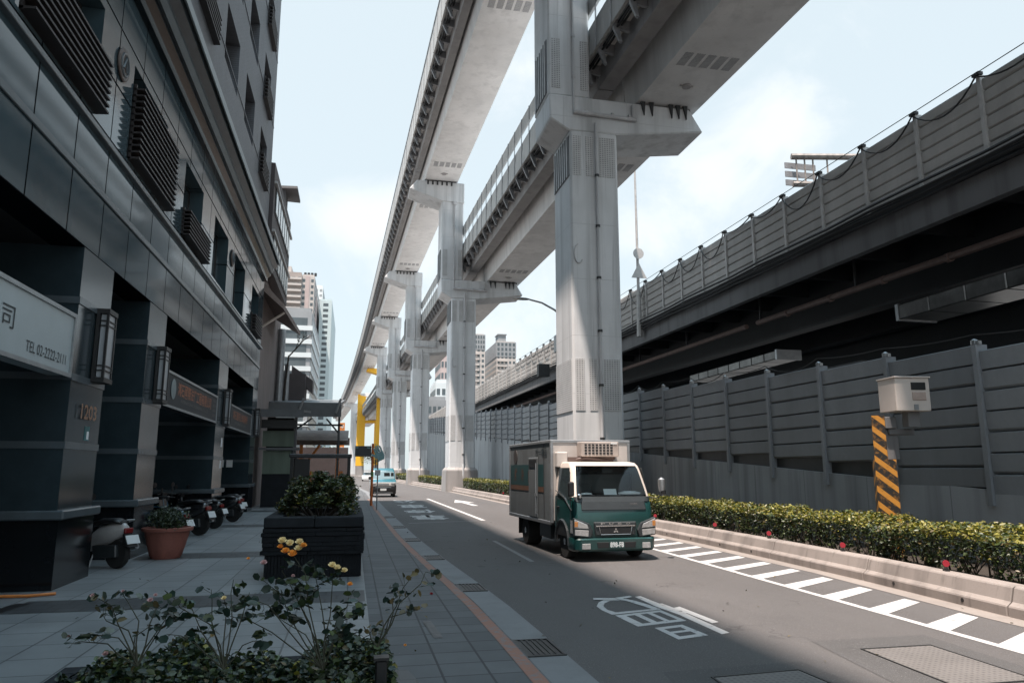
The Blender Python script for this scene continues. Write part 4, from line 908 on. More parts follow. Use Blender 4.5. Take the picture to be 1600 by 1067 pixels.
# cargo box
bx = .92
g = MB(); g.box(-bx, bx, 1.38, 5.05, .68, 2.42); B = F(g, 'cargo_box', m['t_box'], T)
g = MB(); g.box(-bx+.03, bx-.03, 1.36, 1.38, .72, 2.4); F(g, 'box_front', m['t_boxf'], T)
g = MB(); g.box(-bx-.02, bx+.02, 1.345, 1.42, 2.38, 2.45); g.box(-bx-.02, -bx+.05, 1.345, 1.42, .66, 2.38); g.box(bx-.05, bx+.02, 1.345, 1.42, .66, 2.38)
g.box(-bx-.02, -bx+.04, 1.42, 5.07, 2.38, 2.45); g.box(-bx-.02, -bx+.04, 1.42, 5.07, .62, .7); g.box(-bx-.02, -bx+.04, 5.0, 5.07, .7, 2.38); g.box(bx-.04, bx+.02, 1.42, 5.07, 2.38, 2.45); F(g, 'box_edge_trim', m['metal'], T, bevel=.01)
g = MB(); g.box(-bx-.008, -bx, 1.95, 4.95, 1.42, 1.92); F(g, 'teal_side_band', simple('band_teal', (.012, .05, .052), .5), T)  # both side bands darkened too, matching the box side's painted shade
g = MB(); g.box(-bx-.009, -bx, 1.95, 4.95, 1.3, 1.415); F(g, 'brown_side_band', simple('band_brown', (.12, .06, .035), .5), T)
for yy in (4.4, 3.75, 3.1, 2.6):
    me = text_mesh('鮮冷食品'[int((4.4-yy)/.6)], .28, .34, .02); me.transform(Matrix.Translation((-bx-.011, yy, 1.67)) @ Matrix(((0, 0, -1, 0), (-1, 0, 0, 0), (0, 1, 0, 0), (0, 0, 0, 1)))); link('side_lettering', me, simple('side_letter', (.09, .045, .03), .6), T, world=False)
me = text_mesh('統一食品', .9, .2, .02); me.transform(Matrix.Translation((-bx-.011, 2.1, 2.2)) @ Matrix(((0, 0, -1, 0), (-1, 0, 0, 0), (0, 1, 0, 0), (0, 0, 0, 1)))); link('side_lettering', me, m['ink'], T, world=False)
g = MB(); g.tube([(-bx-.012, 4.45, 2.12), (-bx, 4.45, 2.12)], .18, 20); F(g, 'round_side_mark', simple('mark', (.05, .042, .04), .6), T)
g = MB(); g.box(-bx-.03, -bx-.003, 2.35, 3.1, .72, 2.08); d_ = F(g, 'side_door', m['t_box'], T, bevel=.01)
g = MB(); g.box(-bx-.04, -bx-.032, 2.42, 3.05, 1.85, 2.03); F(g, 'door_vent', m['black'], d_)
g = MB(); g.tube([(-bx-.045, 2.42, .8), (-bx-.045, 2.42, 1.95)], .014, 6); g.box(-bx-.06, -bx-.03, 2.38, 2.5, 1.2, 1.27); F(g, 'door_latch', m['metal'], d_)
g = MB(); g.box(-bx-.006, -bx, 1.9, 1.92, .7, 2.36); F(g, 'panel_seam', m['black'], T)
# fridge unit
g = MB(); g.box(-.32, .55, 1.05, 1.36, 2.08, 2.4); fr = F(g, 'fridge_unit', simple('fridge_case', (.38, .33, .3), .5), T, bevel=.015)
g = MB()
for i in range(8):
    for j in range(4): g.box(-.25+i*.085, -.195+i*.085, 1.042, 1.052, 2.13+j*.062, 2.165+j*.062)
g.box(-.25, .4, 1.0515, 1.0525, 2.13, 2.35)
F(g, 'fridge_vents', m['black'], fr)
g = MB(); g.box(.36, .5, 1.04, 1.05, 2.35, 2.385); F(g, 'fridge_label', m['plate'], fr)
g = MB(); g.box(-.6, .45, 1.15, 1.36, 1.97, 2.07); g.tube([(-.5, 1.2, 2.0), (-.2, 1.12, 2.05), (.3, 1.15, 2.0), (.5, 1.2, 2.05)], .035, 6); F(g, 'pipework', simple('fridge_pipe', (.12, .08, .07), .7), fr)
g = MB(); g.box(-.85, -.6, 1.15, 1.36, 1.85, 2.18); F(g, 'compressor_box', m['t_boxf'], fr, bevel=.02)

# ================================================================ VAN
V = thing('blue_van', 'small teal and silver minivan approaching in the distance', 'van', (2.08, 50.0, 0))
lv = [(.5, .0, .82), (.75, .0, .84), (.95, .05, .84), (1.1, .3, .83)]
F(loft(lv, 3.4, .12), 'lower_body', m['v_silver'], V, smooth=True)
F(loft([(.98, .1, .83), (1.14, .34, .81), (1.16, .45, .8)], 3.3, .12, off=.012), 'bonnet', m['v_blue'], V, smooth=True)
F(loft([(1.1, .38, .81), (1.7, .8, .74), (1.86, .95, .70), (1.9, 1.1, .66)], 3.3, .12), 'cabin', m['v_blue'], V, smooth=True)
F(loft([(1.2, .45, .80), (1.66, .77, .745)], 3.2, .1, cap=False, off=.01, sel=(5, 6, 7)), 'windscreen', glass('van_glass', (.12, .17, .18), .06), V)
g = MB(); g.box(.05, .42, .55, .62, 1.28, 1.6); g.box(.5, .68, .55, .62, 1.28, 1.6); F(g, 'seat_silhouette', m['black'], V)
F(loft([(.22, .0, .84), (.5, -.05, .85), (.74, -.04, .85), (.8, .0, .83)], .5, .14), 'front_bumper', m['black'], V)
g = MB(); g.box(-.5, .5, -.065, -.04, .62, .66); g.box(-.62, .62, -.06, -.04, .28, .31); g.box(-.35, .35, -.03, .0, .83, .9); F(g, 'grille_bar', m['chrome'], V)
for s in (-1, 1):
    g = MB(); g.box(min(s*.8, s*.5), max(s*.8, s*.5), -.03, .05, .83, .96); F(g, 'headlight', m['lens'], V, bevel=.03)
    g = MB(); g.box(min(s*.98, s*.84), max(s*.98, s*.84), .45, .55, 1.15, 1.35); F(g, 'side_mirror', m['black'], V, bevel=.02)
g = MB(); g.box(-.2, .2, -.075, -.06, .43, .57); F(g, 'number_plate', m['plate'], V)
for (x, y) in ((-.72, .6), (.72, .6), (-.72, 2.7), (.72, 2.7)): wheel(V, x, y, .28, .18)
F(MB().box(-.7, .7, .1, 3.3, .25, .55), 'underbody', m['black'], V)
# far white car
def car(label, x, y, col):
    c = thing('parked_car', label, 'car', (x, y, 0))
    F(loft([(.25, 0, .85), (.6, -.02, .88), (.85, .1, .86), (.9, .4, .84)], 4.2, .25), 'body', col, c, smooth=True)
    F(loft([(.88, .9, .78), (1.35, 1.6, .62), (1.42, 1.9, .58)], 3.7, .15), 'cabin', m['glass'], c, smooth=True)
    F(loft([(1.41, 1.85, .58), (1.45, 1.95, .55)], 3.2, .15), 'roof', col, c, smooth=True)
    for (a, b) in ((-.76, .8), (.76, .8), (-.76, 3.3), (.76, 3.3)): wheel(c, a, b, .31, .2)
car('small white car far down the road under the yellow frame', 2.5, 120, m['plate'])
car('dark car behind the white one far down the road', 3.9, 150, m['steel_dark'])
# ================================================================ APARTMENT BUILDING
X0 = -4.3
t = thing('apartment_building', 'dark granite apartment building with arcade along the left side', 'building', (-9, 20, 0))
YN, YF = -6.0, 34.6
PIL = [(-2, -.5), (3.0, 4.6), (7.7, 9.3), (12.4, 13.9), (16.35, 17.8), (24.8, 26.5), (33.1, 34.6)]
PIL = [p for p in PIL if p[0] not in (7.7,)]
for (a, b) in PIL:
    g = MB(); g.box(-6.9, X0, a, b, 1.2, 5.3); p = ob('arcade_pillar', g, m['granite_side'], t)
    g = MB(); g.box(-7.0, X0+.04, a-.03, b+.03, 0, 1.06); ob('black_base', g, m['granite_black'], p)
    g = MB(); g.box(-7.05, X0+.12, a-.1, b+.1, 1.06, 1.2); ob('base_ledge', g, m['granite_band'], p, bevel=.02)
    for z in (2.17, 3.22, 4.43):
        g = MB(); g.box(-6.95, X0+.018, a-.018, b+.018, z-.055, z+.055); ob('stone_band', g, m['granite_band'], p)
    g = MB()
    for z in (1.7, 2.7, 3.8): pass
# wall above the arcade
g = MB(); g.box(X0-.5, X0, YN, YF, 5.3, 7.2); ob('podium_wall', g, m['granite'], t)
g = MB(); g.box(X0, X0+.035, YN, YF+.02, 6.3, 6.42); ob('molding', g, m['granite_band'], t, bevel=.01)
g = MB(); g.box(X0-.3, X0+.09, YN, YF+.05, 7.2, 7.3); ob('ledge', g, m['granite_band'], t, bevel=.01)
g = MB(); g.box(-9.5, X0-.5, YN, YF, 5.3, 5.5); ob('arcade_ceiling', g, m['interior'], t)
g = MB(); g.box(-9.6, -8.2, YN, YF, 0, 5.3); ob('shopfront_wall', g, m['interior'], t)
# generic opening wall: horizontal strips + piers
def open_wall(name, x1, th, y0, y1, z0, z1, ops, mt, par):
    ops = sorted(ops); rows = sorted(set((o[2], o[3]) for o in ops)); g = MB(); z = z0
    for (a, b) in rows:
        if a > z: g.box(x1-th, x1, y0, y1, z, a)
        y = y0
        for o in sorted(q for q in ops if (q[2], q[3]) == (a, b)):
            if o[0] > y: g.box(x1-th, x1, y, o[0], a, b)
            y = o[1]
        if y < y1: g.box(x1-th, x1, y, y1, a, b)
        z = b
    if z < z1: g.box(x1-th, x1, y0, y1, z, z1)
    return ob(name, g, mt, par)
def window(par, y0, y1, z0, z1, x=X0, rec=.35, pale=False):
    g = MB(); g.box(x-rec-.05, x-rec, y0, y1, z0, z0+.06); g.box(x-rec-.05, x-rec, y0, y1, z1-.06, z1); g.box(x-rec-.05, x-rec, y0, y0+.06, z0+.06, z1-.06); g.box(x-rec-.05, x-rec, y1-.06, y1, z0+.06, z1-.06)
    n = 2 if y1-y0 > 1.6 else 1
    if n == 2: g.box(x-rec-.05, x-rec, (y0+y1)/2-.03, (y0+y1)/2+.03, z0+.06, z1-.06)
    f = ob('window', g, m['frame'], par); g = MB(); g.box(x-rec-.04, x-rec-.025, y0+.06, y1-.06, z0+.06, z1-.06); ob('pane', g, m['glass_pale'] if pale else m['glass'], f)
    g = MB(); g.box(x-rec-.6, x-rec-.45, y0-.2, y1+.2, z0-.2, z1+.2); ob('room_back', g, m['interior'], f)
def louver(par, y0, y1, z0, z1, x=X0, dep=.2, n=11):
    g = MB(); h = (z1-z0)/n
    for k in range(n):
        z = z0+k*h; g.prism([(x+.0, z), (x+dep, z+h*.12), (x+dep, z+h*.42), (x+.0, z+h*.3)], 'y', y0, y1)
    g.box(x, x+.05, y0, y0+.05, z0, z1); g.box(x, x+.05, y1-.05, y1, z0, z1); g.box(x+.02, x+dep*.7, (y0+y1)/2-.02, (y0+y1)/2+.02, z0, z1)
    ob('louver_screen', g, m['wood_louver'], par)
PW = [(4.5, 7.0), (9.3, 12.2), (13.95, 16.5), (18.4, 20.6), (22.4, 24.85), (26.3, 28.8), (30.9, 33.1)]
open_wall('upper_podium_wall', X0, .5, YN, YF, 7.3, 10.42, [(a, b, 7.5, 9.35) for a, b in PW], m['granite'], t)
for a, b in PW: window(t, a, b, 7.5, 9.35, pale=False)
louver(t, 4.3, 7.0, 7.45, 8.6, n=7); louver(t, 9.4, 12.25, 7.5, 8.45, n=8); louver(t, 14.0, 16.9, 7.5, 9.0, n=12); louver(t, 18.4, 21.1, 7.45, 8.15, n=7); louver(t, 31.0, 33.3, 7.45, 8.2, n=6)
for yy in (13.25, 25.7):
    g = MB(); g.tube([(X0, yy, 8.95), (X0+.05, yy, 8.95)], .3, 24); md = ob('medallion', g, m['medal'], t, bevel=.02)
    g = MB(); g.tube([(X0+.05+.0, yy+.2*math.cos(a), 8.95+.2*math.sin(a)) for a in [R(30*k) for k in range(13)]], .025, 6); g.tube([(X0+.05, yy-.1, 8.85), (X0+.06, yy, 9.08), (X0+.05, yy+.1, 8.85)], .03, 6); ob('medallion_relief', g, m['granite_band'], md)
g = MB(); g.prism([(X0-.5, 10.42), (X0+.12, 10.42), (X0+.12, 10.6), (X0+.25, 10.7), (X0+.25, 10.82), (X0-.5, 10.82)], 'y', YN, YF+.1); ob('cornice_lower', g, m['granite_black'], t)
g = MB(); g.box(X0+.62, X0+.66, YN, YF+.16, 11.2, 11.42); ob('cornice_strip', g, simple('cornice_strip', (.2, .235, .25), .35), t)
g = MB(); g.prism([(X0-.5, 10.82), (X0+.30, 10.82), (X0+.38, 10.95), (X0+.38, 11.05), (X0+.55, 11.15), (X0+.62, 11.45), (X0+.55, 11.5), (X0-.5, 11.5)], 'y', YN, YF+.15); ob('cornice', g, m['cornice'], t)
ops = []
for r in range(6):
    z1 = 12.75+3.42*r
    for (a, b) in ((1.0, 3.4), (5.2, 7.6), (9.5, 11.8), (13.9, 16.1), (18.1, 20.4), (22.0, 24.5), (26.2, 28.5), (30.5, 32.7)):
        hh = 1.1 if a in (13.9, 18.1, 30.5, 1.0, 9.5) else 1.85
        if r == 0: hh = min(hh, 1.0)
        ops.append((a, b, z1-1.85 if r else z1-1.0, z1))
open_wall('tower_wall', X0, .6, YN, YF, 11.5, 43.0, ops, m['towertile'], t)
g = MB(); g.box(X0-.45, X0+.012, YF-.001, YF+.0, 0, 1) if False else None
g = MB(); g.box(-14, X0-.6, YF-.3, YF-.002, 0, 43.0); ob('gable_wall', g, m['towertile_x'], t)
g = MB(); g.box(-14, X0-.002, YF-.003, YF+.05, 5.3, 43.0); ob('gable_cladding', g, m['towertile_x'], t)
g = MB(); g.box(-14, X0-.6, YN, YF-.3, 11.5, 11.7); g.box(-14, X0, YN, YF, 43.0, 43.2); ob('slab', g, m['towertile_x'], t)
g = MB(); g.box(-14, -13.7, YN, YF-.3, 5.5, 43.0); ob('rear_wall', g, m['towertile'], t)
for o in ops:
    win = o[0] in (13.9, 18.1, 30.5, 1.0, 9.5)
    if win:
        window(t, o[0], o[1], o[2], o[3], rec=.2, pale=(o[0] == 18.1 or random.random() < .6))
        if o[0] != 18.1: louver(t, o[0], o[1], o[2]-.25, o[2]+.75, dep=.18, n=6)
        else:
            if o[2] > 14: louver(t, o[0]+.2, o[1], o[2]-.6, o[2]+.3, dep=.18, n=6)
    else:
        g = MB(); a, b, c, d = o; dd = 1.5
        g.box(X0-dd-.1, X0-dd, a-.1, b+.1, c-.2, d+.2); g.box(X0-dd, X0-.6, a-.12, a-.002, c, d); g.box(X0-dd, X0-.6, b+.002, b+.12, c, d); g.box(X0-dd, X0-.6, a-.1, b+.1, d+.002, d+.15); g.box(X0-dd, X0-.6, a-.1, b+.1, c-.15, c-.002); ob('balcony_recess', g, m['towertile'], t)
        g = MB(); g.box(X0-dd, X0-dd+.04, a+.5, b-.3, c+.1, d-.2); ob('balcony_window', g, m['glass'], t)
for k in range(1, 6):
    z = 10.98+3.42*k; g = MB(); g.box(X0, X0+.02, YN, YF, z+.18, z+.23) ; ob('string_course', g, m['towertile'], t)
# number, stickers
def side_text(s, y, z, w, h, mt, par, x=X0, bold=.01, nm='lettering'):   # on a wall facing +X, reading from near to far
    return text(nm, s, w, h, Mframe((x, y, z), (0, 1, 0), (0, 0, 1)), mt, par, bold)
o = side_text('1203', 13.2, 2.72, .72, .24, m['bronze'], t, X0+.045, .02, 'house_number')
g = MB(); g.box(X0, X0+.006, 13.2, 13.42, 2.27, 2.5); st = ob('teal_sticker', g, m['teal'], t)
g = MB(); g.box(X0+.006, X0+.009, 13.3, 13.39, 2.29, 2.42); ob('sticker_panel', g, m['paper'], st)
for (y, z) in ((26.0, 2.7), (26.0, 2.0)):
    g = MB(); g.box(X0, X0+.006, y, y+.25, z-.15, z+.15); ob('notice', g, m['paper'], t)
g = MB(); g.box(-5.6, -5.3, 33.06, 33.08, 1.9, 2.2); g.box(-5.2, -4.95, 33.06, 33.08, 1.9, 2.2); ob('notice', g, m['paper'], t)
# lanterns
l0 = thing('wall_lantern', 'x', 'lamp', (0, 0, 0))
g = MB(); g.box(0, .2, -.22, .22, -.62, -.54); g.box(0, .2, -.22, .22, .54, .62); g.box(0, .05, -.22, .22, -.54, .54)
for yy in (-.21, .17): g.box(.15, .19, yy, yy+.04, -.54, .54); 
for z in (-.42, -.34, .34, .42): g.box(.05, .165, -.185, -.172, z-.012, z+.012)
for z in (-.42, -.34, .34, .42): g.box(.165, .185, -.17, .17, z-.012, z+.012)
ob('frame', g, m['black'], l0, world=False)
g = MB(); g.box(.06, .17, -.168, .168, -.53, .53); ob('glass', g, m['lampglass'], l0, world=False)
lb = ['black wall lantern with white glass on the nearest pillar, beside the white sign', 'black wall lantern on the second pillar, left of the dark orange-lettered sign', 'black wall lantern on the third pillar, between the two dark signs', 'small black wall lantern on the last pillar by the green hut']
for i, (yy, zz) in enumerate(((13.4, 3.85), (17.3, 3.85), (26.1, 3.85), (34.2, 3.85))):
    o = l0 if i == 0 else copy_tree(l0); o.location = (X0+.02, yy, zz); tag(o, lb[i], group='wall lanterns on the arcade pillars')
# signboards
def signboard(label, y0, y1, z0, z1, body, x=X0-.05):
    s = thing('shop_sign', label, 'sign', (x, (y0+y1)/2, z0))
    g = MB(); g.box(x-.25, x+.05, y0, y1, z0, z1); ob('panel', g, body, s)
    g = MB(); e = .03; g.box(x+.05, x+.075, y0-e, y1+e, z1-e, z1+e); g.box(x+.05, x+.075, y0-e, y1+e, z0-e, z0+e); g.box(x+.05, x+.075, y1-e, y1+e, z0+e, z1-e); g.box(x+.05, x+.075, y0-e, y0+e, z0+e, z1-e); ob('border', g, m['sign_edge'], s)
    return s, x+.056
s, x = signboard('white shop signboard with telephone number between pillars, far left', 5.0, 12.3, 3.22, 4.15, m['sign_white'])
side_text('有限公司', 9.45, 3.71, 1.68, .31, m['ink'], s, x, .0)
side_text('TEL 02-2222-2111', 11.4, 3.43, 1.4, .15, m['ink'], s, x, .0)
s, x = signboard('dark signboard with orange characters between second and third pillars', 18.0, 24.75, 3.28, 4.08, m['sign_dark'])
side_text('鴻石國際法律工程有限公司', 21.6, 3.78, 4.4, .34, m['orange_ink'], s, x, .01)
side_text('INTERNATIONAL ENGINEERING CO., LTD.', 21.6, 3.5, 3.6, .09, m['pink_ink'], s, x, .0)
for k in range(4): side_text('2222-211'+str(k), 24.35, 3.92-.15*k, .5, .08, m['pink_ink'], s, x, .0)
g = MB(); g.lathe([(.01, 0), (.24, 0), (.25, .01), (.01, .012)], (0, 0, 0), 24, Matrix.Rotation(math.pi/2, 4, 'Y')); g.v = [(p[0]+x, p[1]+18.9, p[2]+3.72) for p in g.v]; ob('round_logo', g, simple('logo_pale', (.22, .27, .28), .5), s)
s, x = signboard('smaller dark signboard with faded orange characters between the last pillars', 26.75, 33.0, 3.28, 4.08, m['sign_dark'])
side_text('鴻石國際法律事務所', 30.0, 3.78, 3.8, .32, m['orange_ink'], s, x, .0)
side_text('ATTORNEYS AT LAW', 30.0, 3.5, 2.8, .09, m['pink_ink'], s, x, .0)
# orange hose and metal channel
t = thing('garden_hose', 'orange hose lying on the paving at the foot of the first pillar', 'hose', (-4.6, 11.3, .05))
g = MB(); g.tube([(-6.5, 11.9, .07), (-5.6, 11.75, .07), (-4.9, 11.85, .07), (-4.35, 11.8, .07), (-4.05, 11.95, .07)], .022, 6); ob('hose', g, m['orange_st'], t, smooth=True)
quad('dark_channel', [(-4.75, 8.5), (-4.55, 8.5), (-4.1, 11.3), (-4.3, 11.3)], .05, m['black'])

# ================================================================ PLANTERS
def stone_planter(label, x0, x1, y0, y1, h=1.02):
    t = thing('stone_planter', label, 'planter', ((x0+x1)/2, (y0+y1)/2, .04), group='dark slate planters on the pavement')
    g = MB()
    for (a, b, c, d) in ((x0, x1, y0, y0+.32), (x0, x1, y1-.32, y1), (x0, x0+.26, y0+.32, y1-.32), (x1-.26, x1, y0+.32, y1-.32)):
        n = max(1, int(max(b-a, d-c)/.6))
        for k in range(n):
            if b-a > d-c: g.box(a+(b-a)*k/n+.003, a+(b-a)*(k+1)/n-.003, c, d, h-.17, h)
            else: g.box(a, b, c+(d-c)*k/n+.003, c+(d-c)*(k+1)/n-.003, h-.17, h)
    ob('cap_stones', g, m['slate'], t, bevel=.02, seg=2)
    g = MB(); rnd = random.Random(3)
    for face in ('f', 'l', 'r'):
        z = .42
        while z < h-.18:
            hh = rnd.uniform(.05, .1); L0, L1 = (x0, x1) if face == 'f' else (y0, y1); q = L0+.02
            while q < L1-.03:
                w = rnd.uniform(.15, .5); q1 = min(q+w, L1-.02); o_ = rnd.uniform(-.005, .04); zz = min(z+hh, h-.172)
                if face == 'f': g.box(q, q1-.006, y0+.0-o_, y0+.1, z, zz-.005)
                elif face == 'l': g.box(x0-o_, x0+.1, q, q1-.006, z, zz-.005)
                else: g.box(x1-.1, x1+o_*.6, q, q1-.006, z, zz-.005)
                q = q1
            z += hh
    ob('ledgestone_band', g, m['slate_dark'], t, bevel=.008)
    g = MB(); g.box(x0+.04, x1-.04, y0+.05, y1-.05, 0, h-.25); ob('core', g, m['slate_dark'], t)
    g = MB(); x = x0+.05
    while x < x1-.06: g.box(x, x+.04, y0+.02, y0+.05, .06, .41); x += .052
    ob('fluted_base', g, m['slate_dark'], t)
    g = MB(); g.box(x0+.2, x1-.2, y0+.25, y1-.25, h-.2, h-.08); ob('soil', g, m['soil'], t)
    return t
stone_planter('big dark slate planter with a green shrub, left of the kerb', -1.39, .23, 12.9, 16.1)
stone_planter('second slate planter behind the big one on the pavement', -1.25, .12, 19.2, 22.0, .95)
stone_planter('third slate planter near the bus shelter', -1.3, .1, 25.0, 27.5, .9)
def shrub(label, c, rx, ry, h, n, size, group=None, mats=('leaf_a', 'leaf_b', 'leaf_y', 'leaf_o'), w=(.40, .42, .08, .10), name='shrub', stems=26):
    t = thing(name, label, 'shrub', c, group=group); cx, cy, cz = c
    cl = []
    for k in range(34):
        a = random.uniform(0, 2*math.pi); r = math.sqrt(random.random()); cl.append((cx+rx*r*math.cos(a)*.92, cy+ry*r*math.sin(a)*.92, cz+h*random.uniform(.35, 1.0)*(1-.35*r*r), random.uniform(.14, .26)))
    P = []
    for (x, y, z, rr) in cl:
        k = n//34; q = np.random.normal(size=(k, 3)); q /= np.linalg.norm(q, axis=1)[:, None]; q *= (np.random.rand(k, 1)**.4)*rr*np.array([1, 1, .8]); P.append(q+np.array([x, y, z]))
    P = np.concatenate(P); P = P[P[:, 2] > cz]
    leaves('foliage', P, size, [m[q] for q in mats], list(w), t)
    g = MB()
    for (x, y, z, rr) in cl[:stems]:
        g.tube([(cx+(x-cx)*.3, cy+(y-cy)*.3, cz-.03), (cx+(x-cx)*.8, cy+(y-cy)*.8, cz+(z-cz)*.5), (x, y, z)], [.018, .012, .005], 5, cap=False)
    ob('stems', g, m['twig'], t); return t
shrub('bushy green shrub growing in the big slate planter', (-.55, 14.55, .93), .75, 1.4, .78, 9000, .075, 'shrubs in the slate planters')
shrub('smaller shrub in the second slate planter behind', (-.5, 20.6, .86), .62, 1.2, .7, 3500, .085, 'shrubs in the slate planters')
shrub('dark shrub in the third planter near the bus shelter', (-.5, 26.2, .8), .6, 1.1, .9, 2500, .09, 'shrubs in the slate planters')
# terracotta pot
t = thing('terracotta_pot', 'round terracotta flower pot on the tiles in front of the second pillar', 'flower pot', (-3.62, 16.4, .045))
g = MB(); g.lathe([(.27, 0), (.30, .05), (.36, .25), (.42, .5), (.43, .53), (.48, .54), (.49, .6), (.44, .61), (.42, .54), (.40, .5)], (-3.62, 16.4, .045), 28); ob('pot', g, m['terracotta'], t, smooth=True)
g = MB(); g.lathe([(.01, .5), (.41, .5), (.41, .53), (.01, .54)], (-3.62, 16.4, .045), 20); ob('soil', g, m['soil'], t)
for k in range(8):
    a = R(45*k+10); g = MB(); g.tube([(-3.62+.29*math.cos(a), 16.4+.29*math.sin(a), .1), (-3.62+.40*math.cos(a), 16.4+.40*math.sin(a), .5)], .014, 5); ob('rib', g, m['terracotta'], t)
shrub('leggy grey-green plant growing in the terracotta pot', (-3.62, 16.4, .55), .38, .38, .42, 2600, .055, None, ('leaf_b', 'leaf_p', 'leaf_a'), (.6, .2, .2), 'potted_plant', 30)
# ---- foreground rose bed
t = thing('rose_planter', 'low slate-edged planting bed at the bottom of the photo', 'planter', (-.8, 5.2, .04))
g = MB()
for (a, b, c, d) in ((-1.95, .32, 5.85, 6.05), (-1.95, -1.75, 3.4, 5.85), (.14, .32, 3.4, 5.85)): g.box(a, b, c, d, .04, .42)
ob('bed_edge', g, m['slate'], t, bevel=.015)
g = MB(); g.box(-1.75, .14, 3.4, 5.85, .04, .36); ob('soil', g, m['soil'], t)
g = MB(); g.box(.17, .235, 4.42, 4.485, .3, .74); tt = thing('garden_post', 'short black square post at the right corner of the rose bed', 'post', (.2, 4.45, .3)); ob('post', g, m['black'], tt, bevel=.008)
g = MB(); g.box(.16, .245, 4.41, 4.495, .74, .755); ob('cap', g, m['black'], tt)
n = 24000; u = np.random.rand(n, 3); P = np.stack([-1.85+u[:, 0]*2.15, 3.7+u[:, 1]*2.1, .34+u[:, 2]**.7*.22], 1)
P[:, 2] *= 1+.12*np.sin(P[:, 0]*5+1)+.10*np.sin(P[:, 0]*13+P[:, 1]*6)
P = P[(P[:, 0] > -1.75+.22*np.sin(P[:, 1]*4))]
gc = thing('ground_cover', 'low leafy ground cover filling the bed under the roses', 'plants', (-.8, 4.9, .36)); gc['kind'] = 'stuff'
leaves('foliage', P, .044, [m['leaf_a'], m['leaf_b'], m['leaf_y'], m['leaf_o'], m['leaf_r']], [.3, .32, .03, .05, .3], gc, up=.6, wide=.36)
def P3(u_, v_, Y):
    x = (u_-800)/1139; y = -(v_-533.5)/1139; Pp = math.atan(200/1139); Yw = R(12.2)
    f = math.cos(Pp)-y*math.sin(Pp); z = math.sin(Pp)+y*math.cos(Pp); X = x*math.cos(Yw)+f*math.sin(Yw); YY = -x*math.sin(Yw)+f*math.cos(Yw); k = Y/YY
    return Vector((X*k, Y, 1.8+z*k))
def blossom(c, r, mt, par, name='blossom', nrm=(0, -.5, .8)):
    r *= 1.35
    g = MB(); q = Vector(nrm).to_track_quat('Z', 'Y').to_matrix().to_4x4(); M = Matrix.Translation(c) @ q
    for L_, (cnt, rad, tilt, up) in enumerate(((6, 1.0, 25, 0), (6, .85, 45, .12), (5, .6, 62, .22), (4, .38, 78, .3))):
        for k in range(cnt):
            a = 2*math.pi*k/cnt+L_*.5+random.uniform(-.15, .15); A = Matrix.Rotation(a, 4, 'Z') @ Matrix.Rotation(-R(tilt+random.uniform(-8, 8)), 4, 'Y')
            w = rad*r*.5; l = rad*r; pts = [(0, -w*.3, 0), (l*.5, -w*.75, -.05*l), (l*.95, -w*.5, .05*l), (l*1.0, 0, .12*l), (l*.95, w*.5, .05*l), (l*.5, w*.75, -.05*l), (0, w*.3, 0), (l*.5, 0, -.14*l)]
            vs = [M @ (A @ Vector(p)+Vector((0, 0, up*r))) for p in pts]; g.add(vs, [(0, 1, 7), (1, 2, 7), (2, 3, 7), (3, 4, 7), (4, 5, 7), (5, 6, 7), (6, 0, 7)])
    return ob(name, g, mt, par, smooth=2)
rng = random.Random(11)
def rose(label, base, tips, Y, leafN, blooms, mats=('leaf_r', 'leaf_b', 'leaf_a'), wts=(.6, .25, .15), lsize=.052):
    b = Vector(base); t = thing('rose_bush', label, 'rose bush', base, group='rose bushes in the foreground bed'); LP = []
    g = MB()
    for (u_, v_, dy) in tips:
        e = P3(u_, v_, Y+dy); mid = b.lerp(e, .45)+Vector((rng.uniform(-.05, .05), rng.uniform(-.05, .05), .06)); m2_ = b.lerp(e, .75)+Vector((rng.uniform(-.04, .04), rng.uniform(-.04, .04), .04))
        pts = [b, b.lerp(mid, .5)+Vector((rng.uniform(-.02, .02), 0, 0)), mid, m2_, e]; g.tube(pts, [.0048, .0042, .0034, .0026, .0015], 5, cap=False)
        for k in range(leafN):
            f = .58+.42*rng.random(); seg = pts[min(3, int(f*4))]; nx = pts[min(4, int(f*4)+1)]; p = seg.lerp(nx, f*4-int(f*4))
            d = Vector((rng.uniform(-1, 1), rng.uniform(-1, 1), rng.uniform(-.3, .6))).normalized()
            L_ = rng.uniform(.04, .10); q = p+d*L_; g.tube([p, q], .0012, 3, cap=False)
            sd = d.cross(Vector((0, 0, 1))).normalized()
            LP += [q, p+d*L_*.72+sd*.03, p+d*L_*.72-sd*.03]
    ob('canes', g, m['stem'], t)
    leaves('leaves', np.array([tuple(p) for p in LP]), lsize, [m[q] for q in mats], list(wts), t, up=.5, jitter=.35, wide=.40)
    for (u_, v_, r, mt, dy) in blooms: blossom(P3(u_, v_, Y+dy), r, m[mt], t)
Yr = 4.55
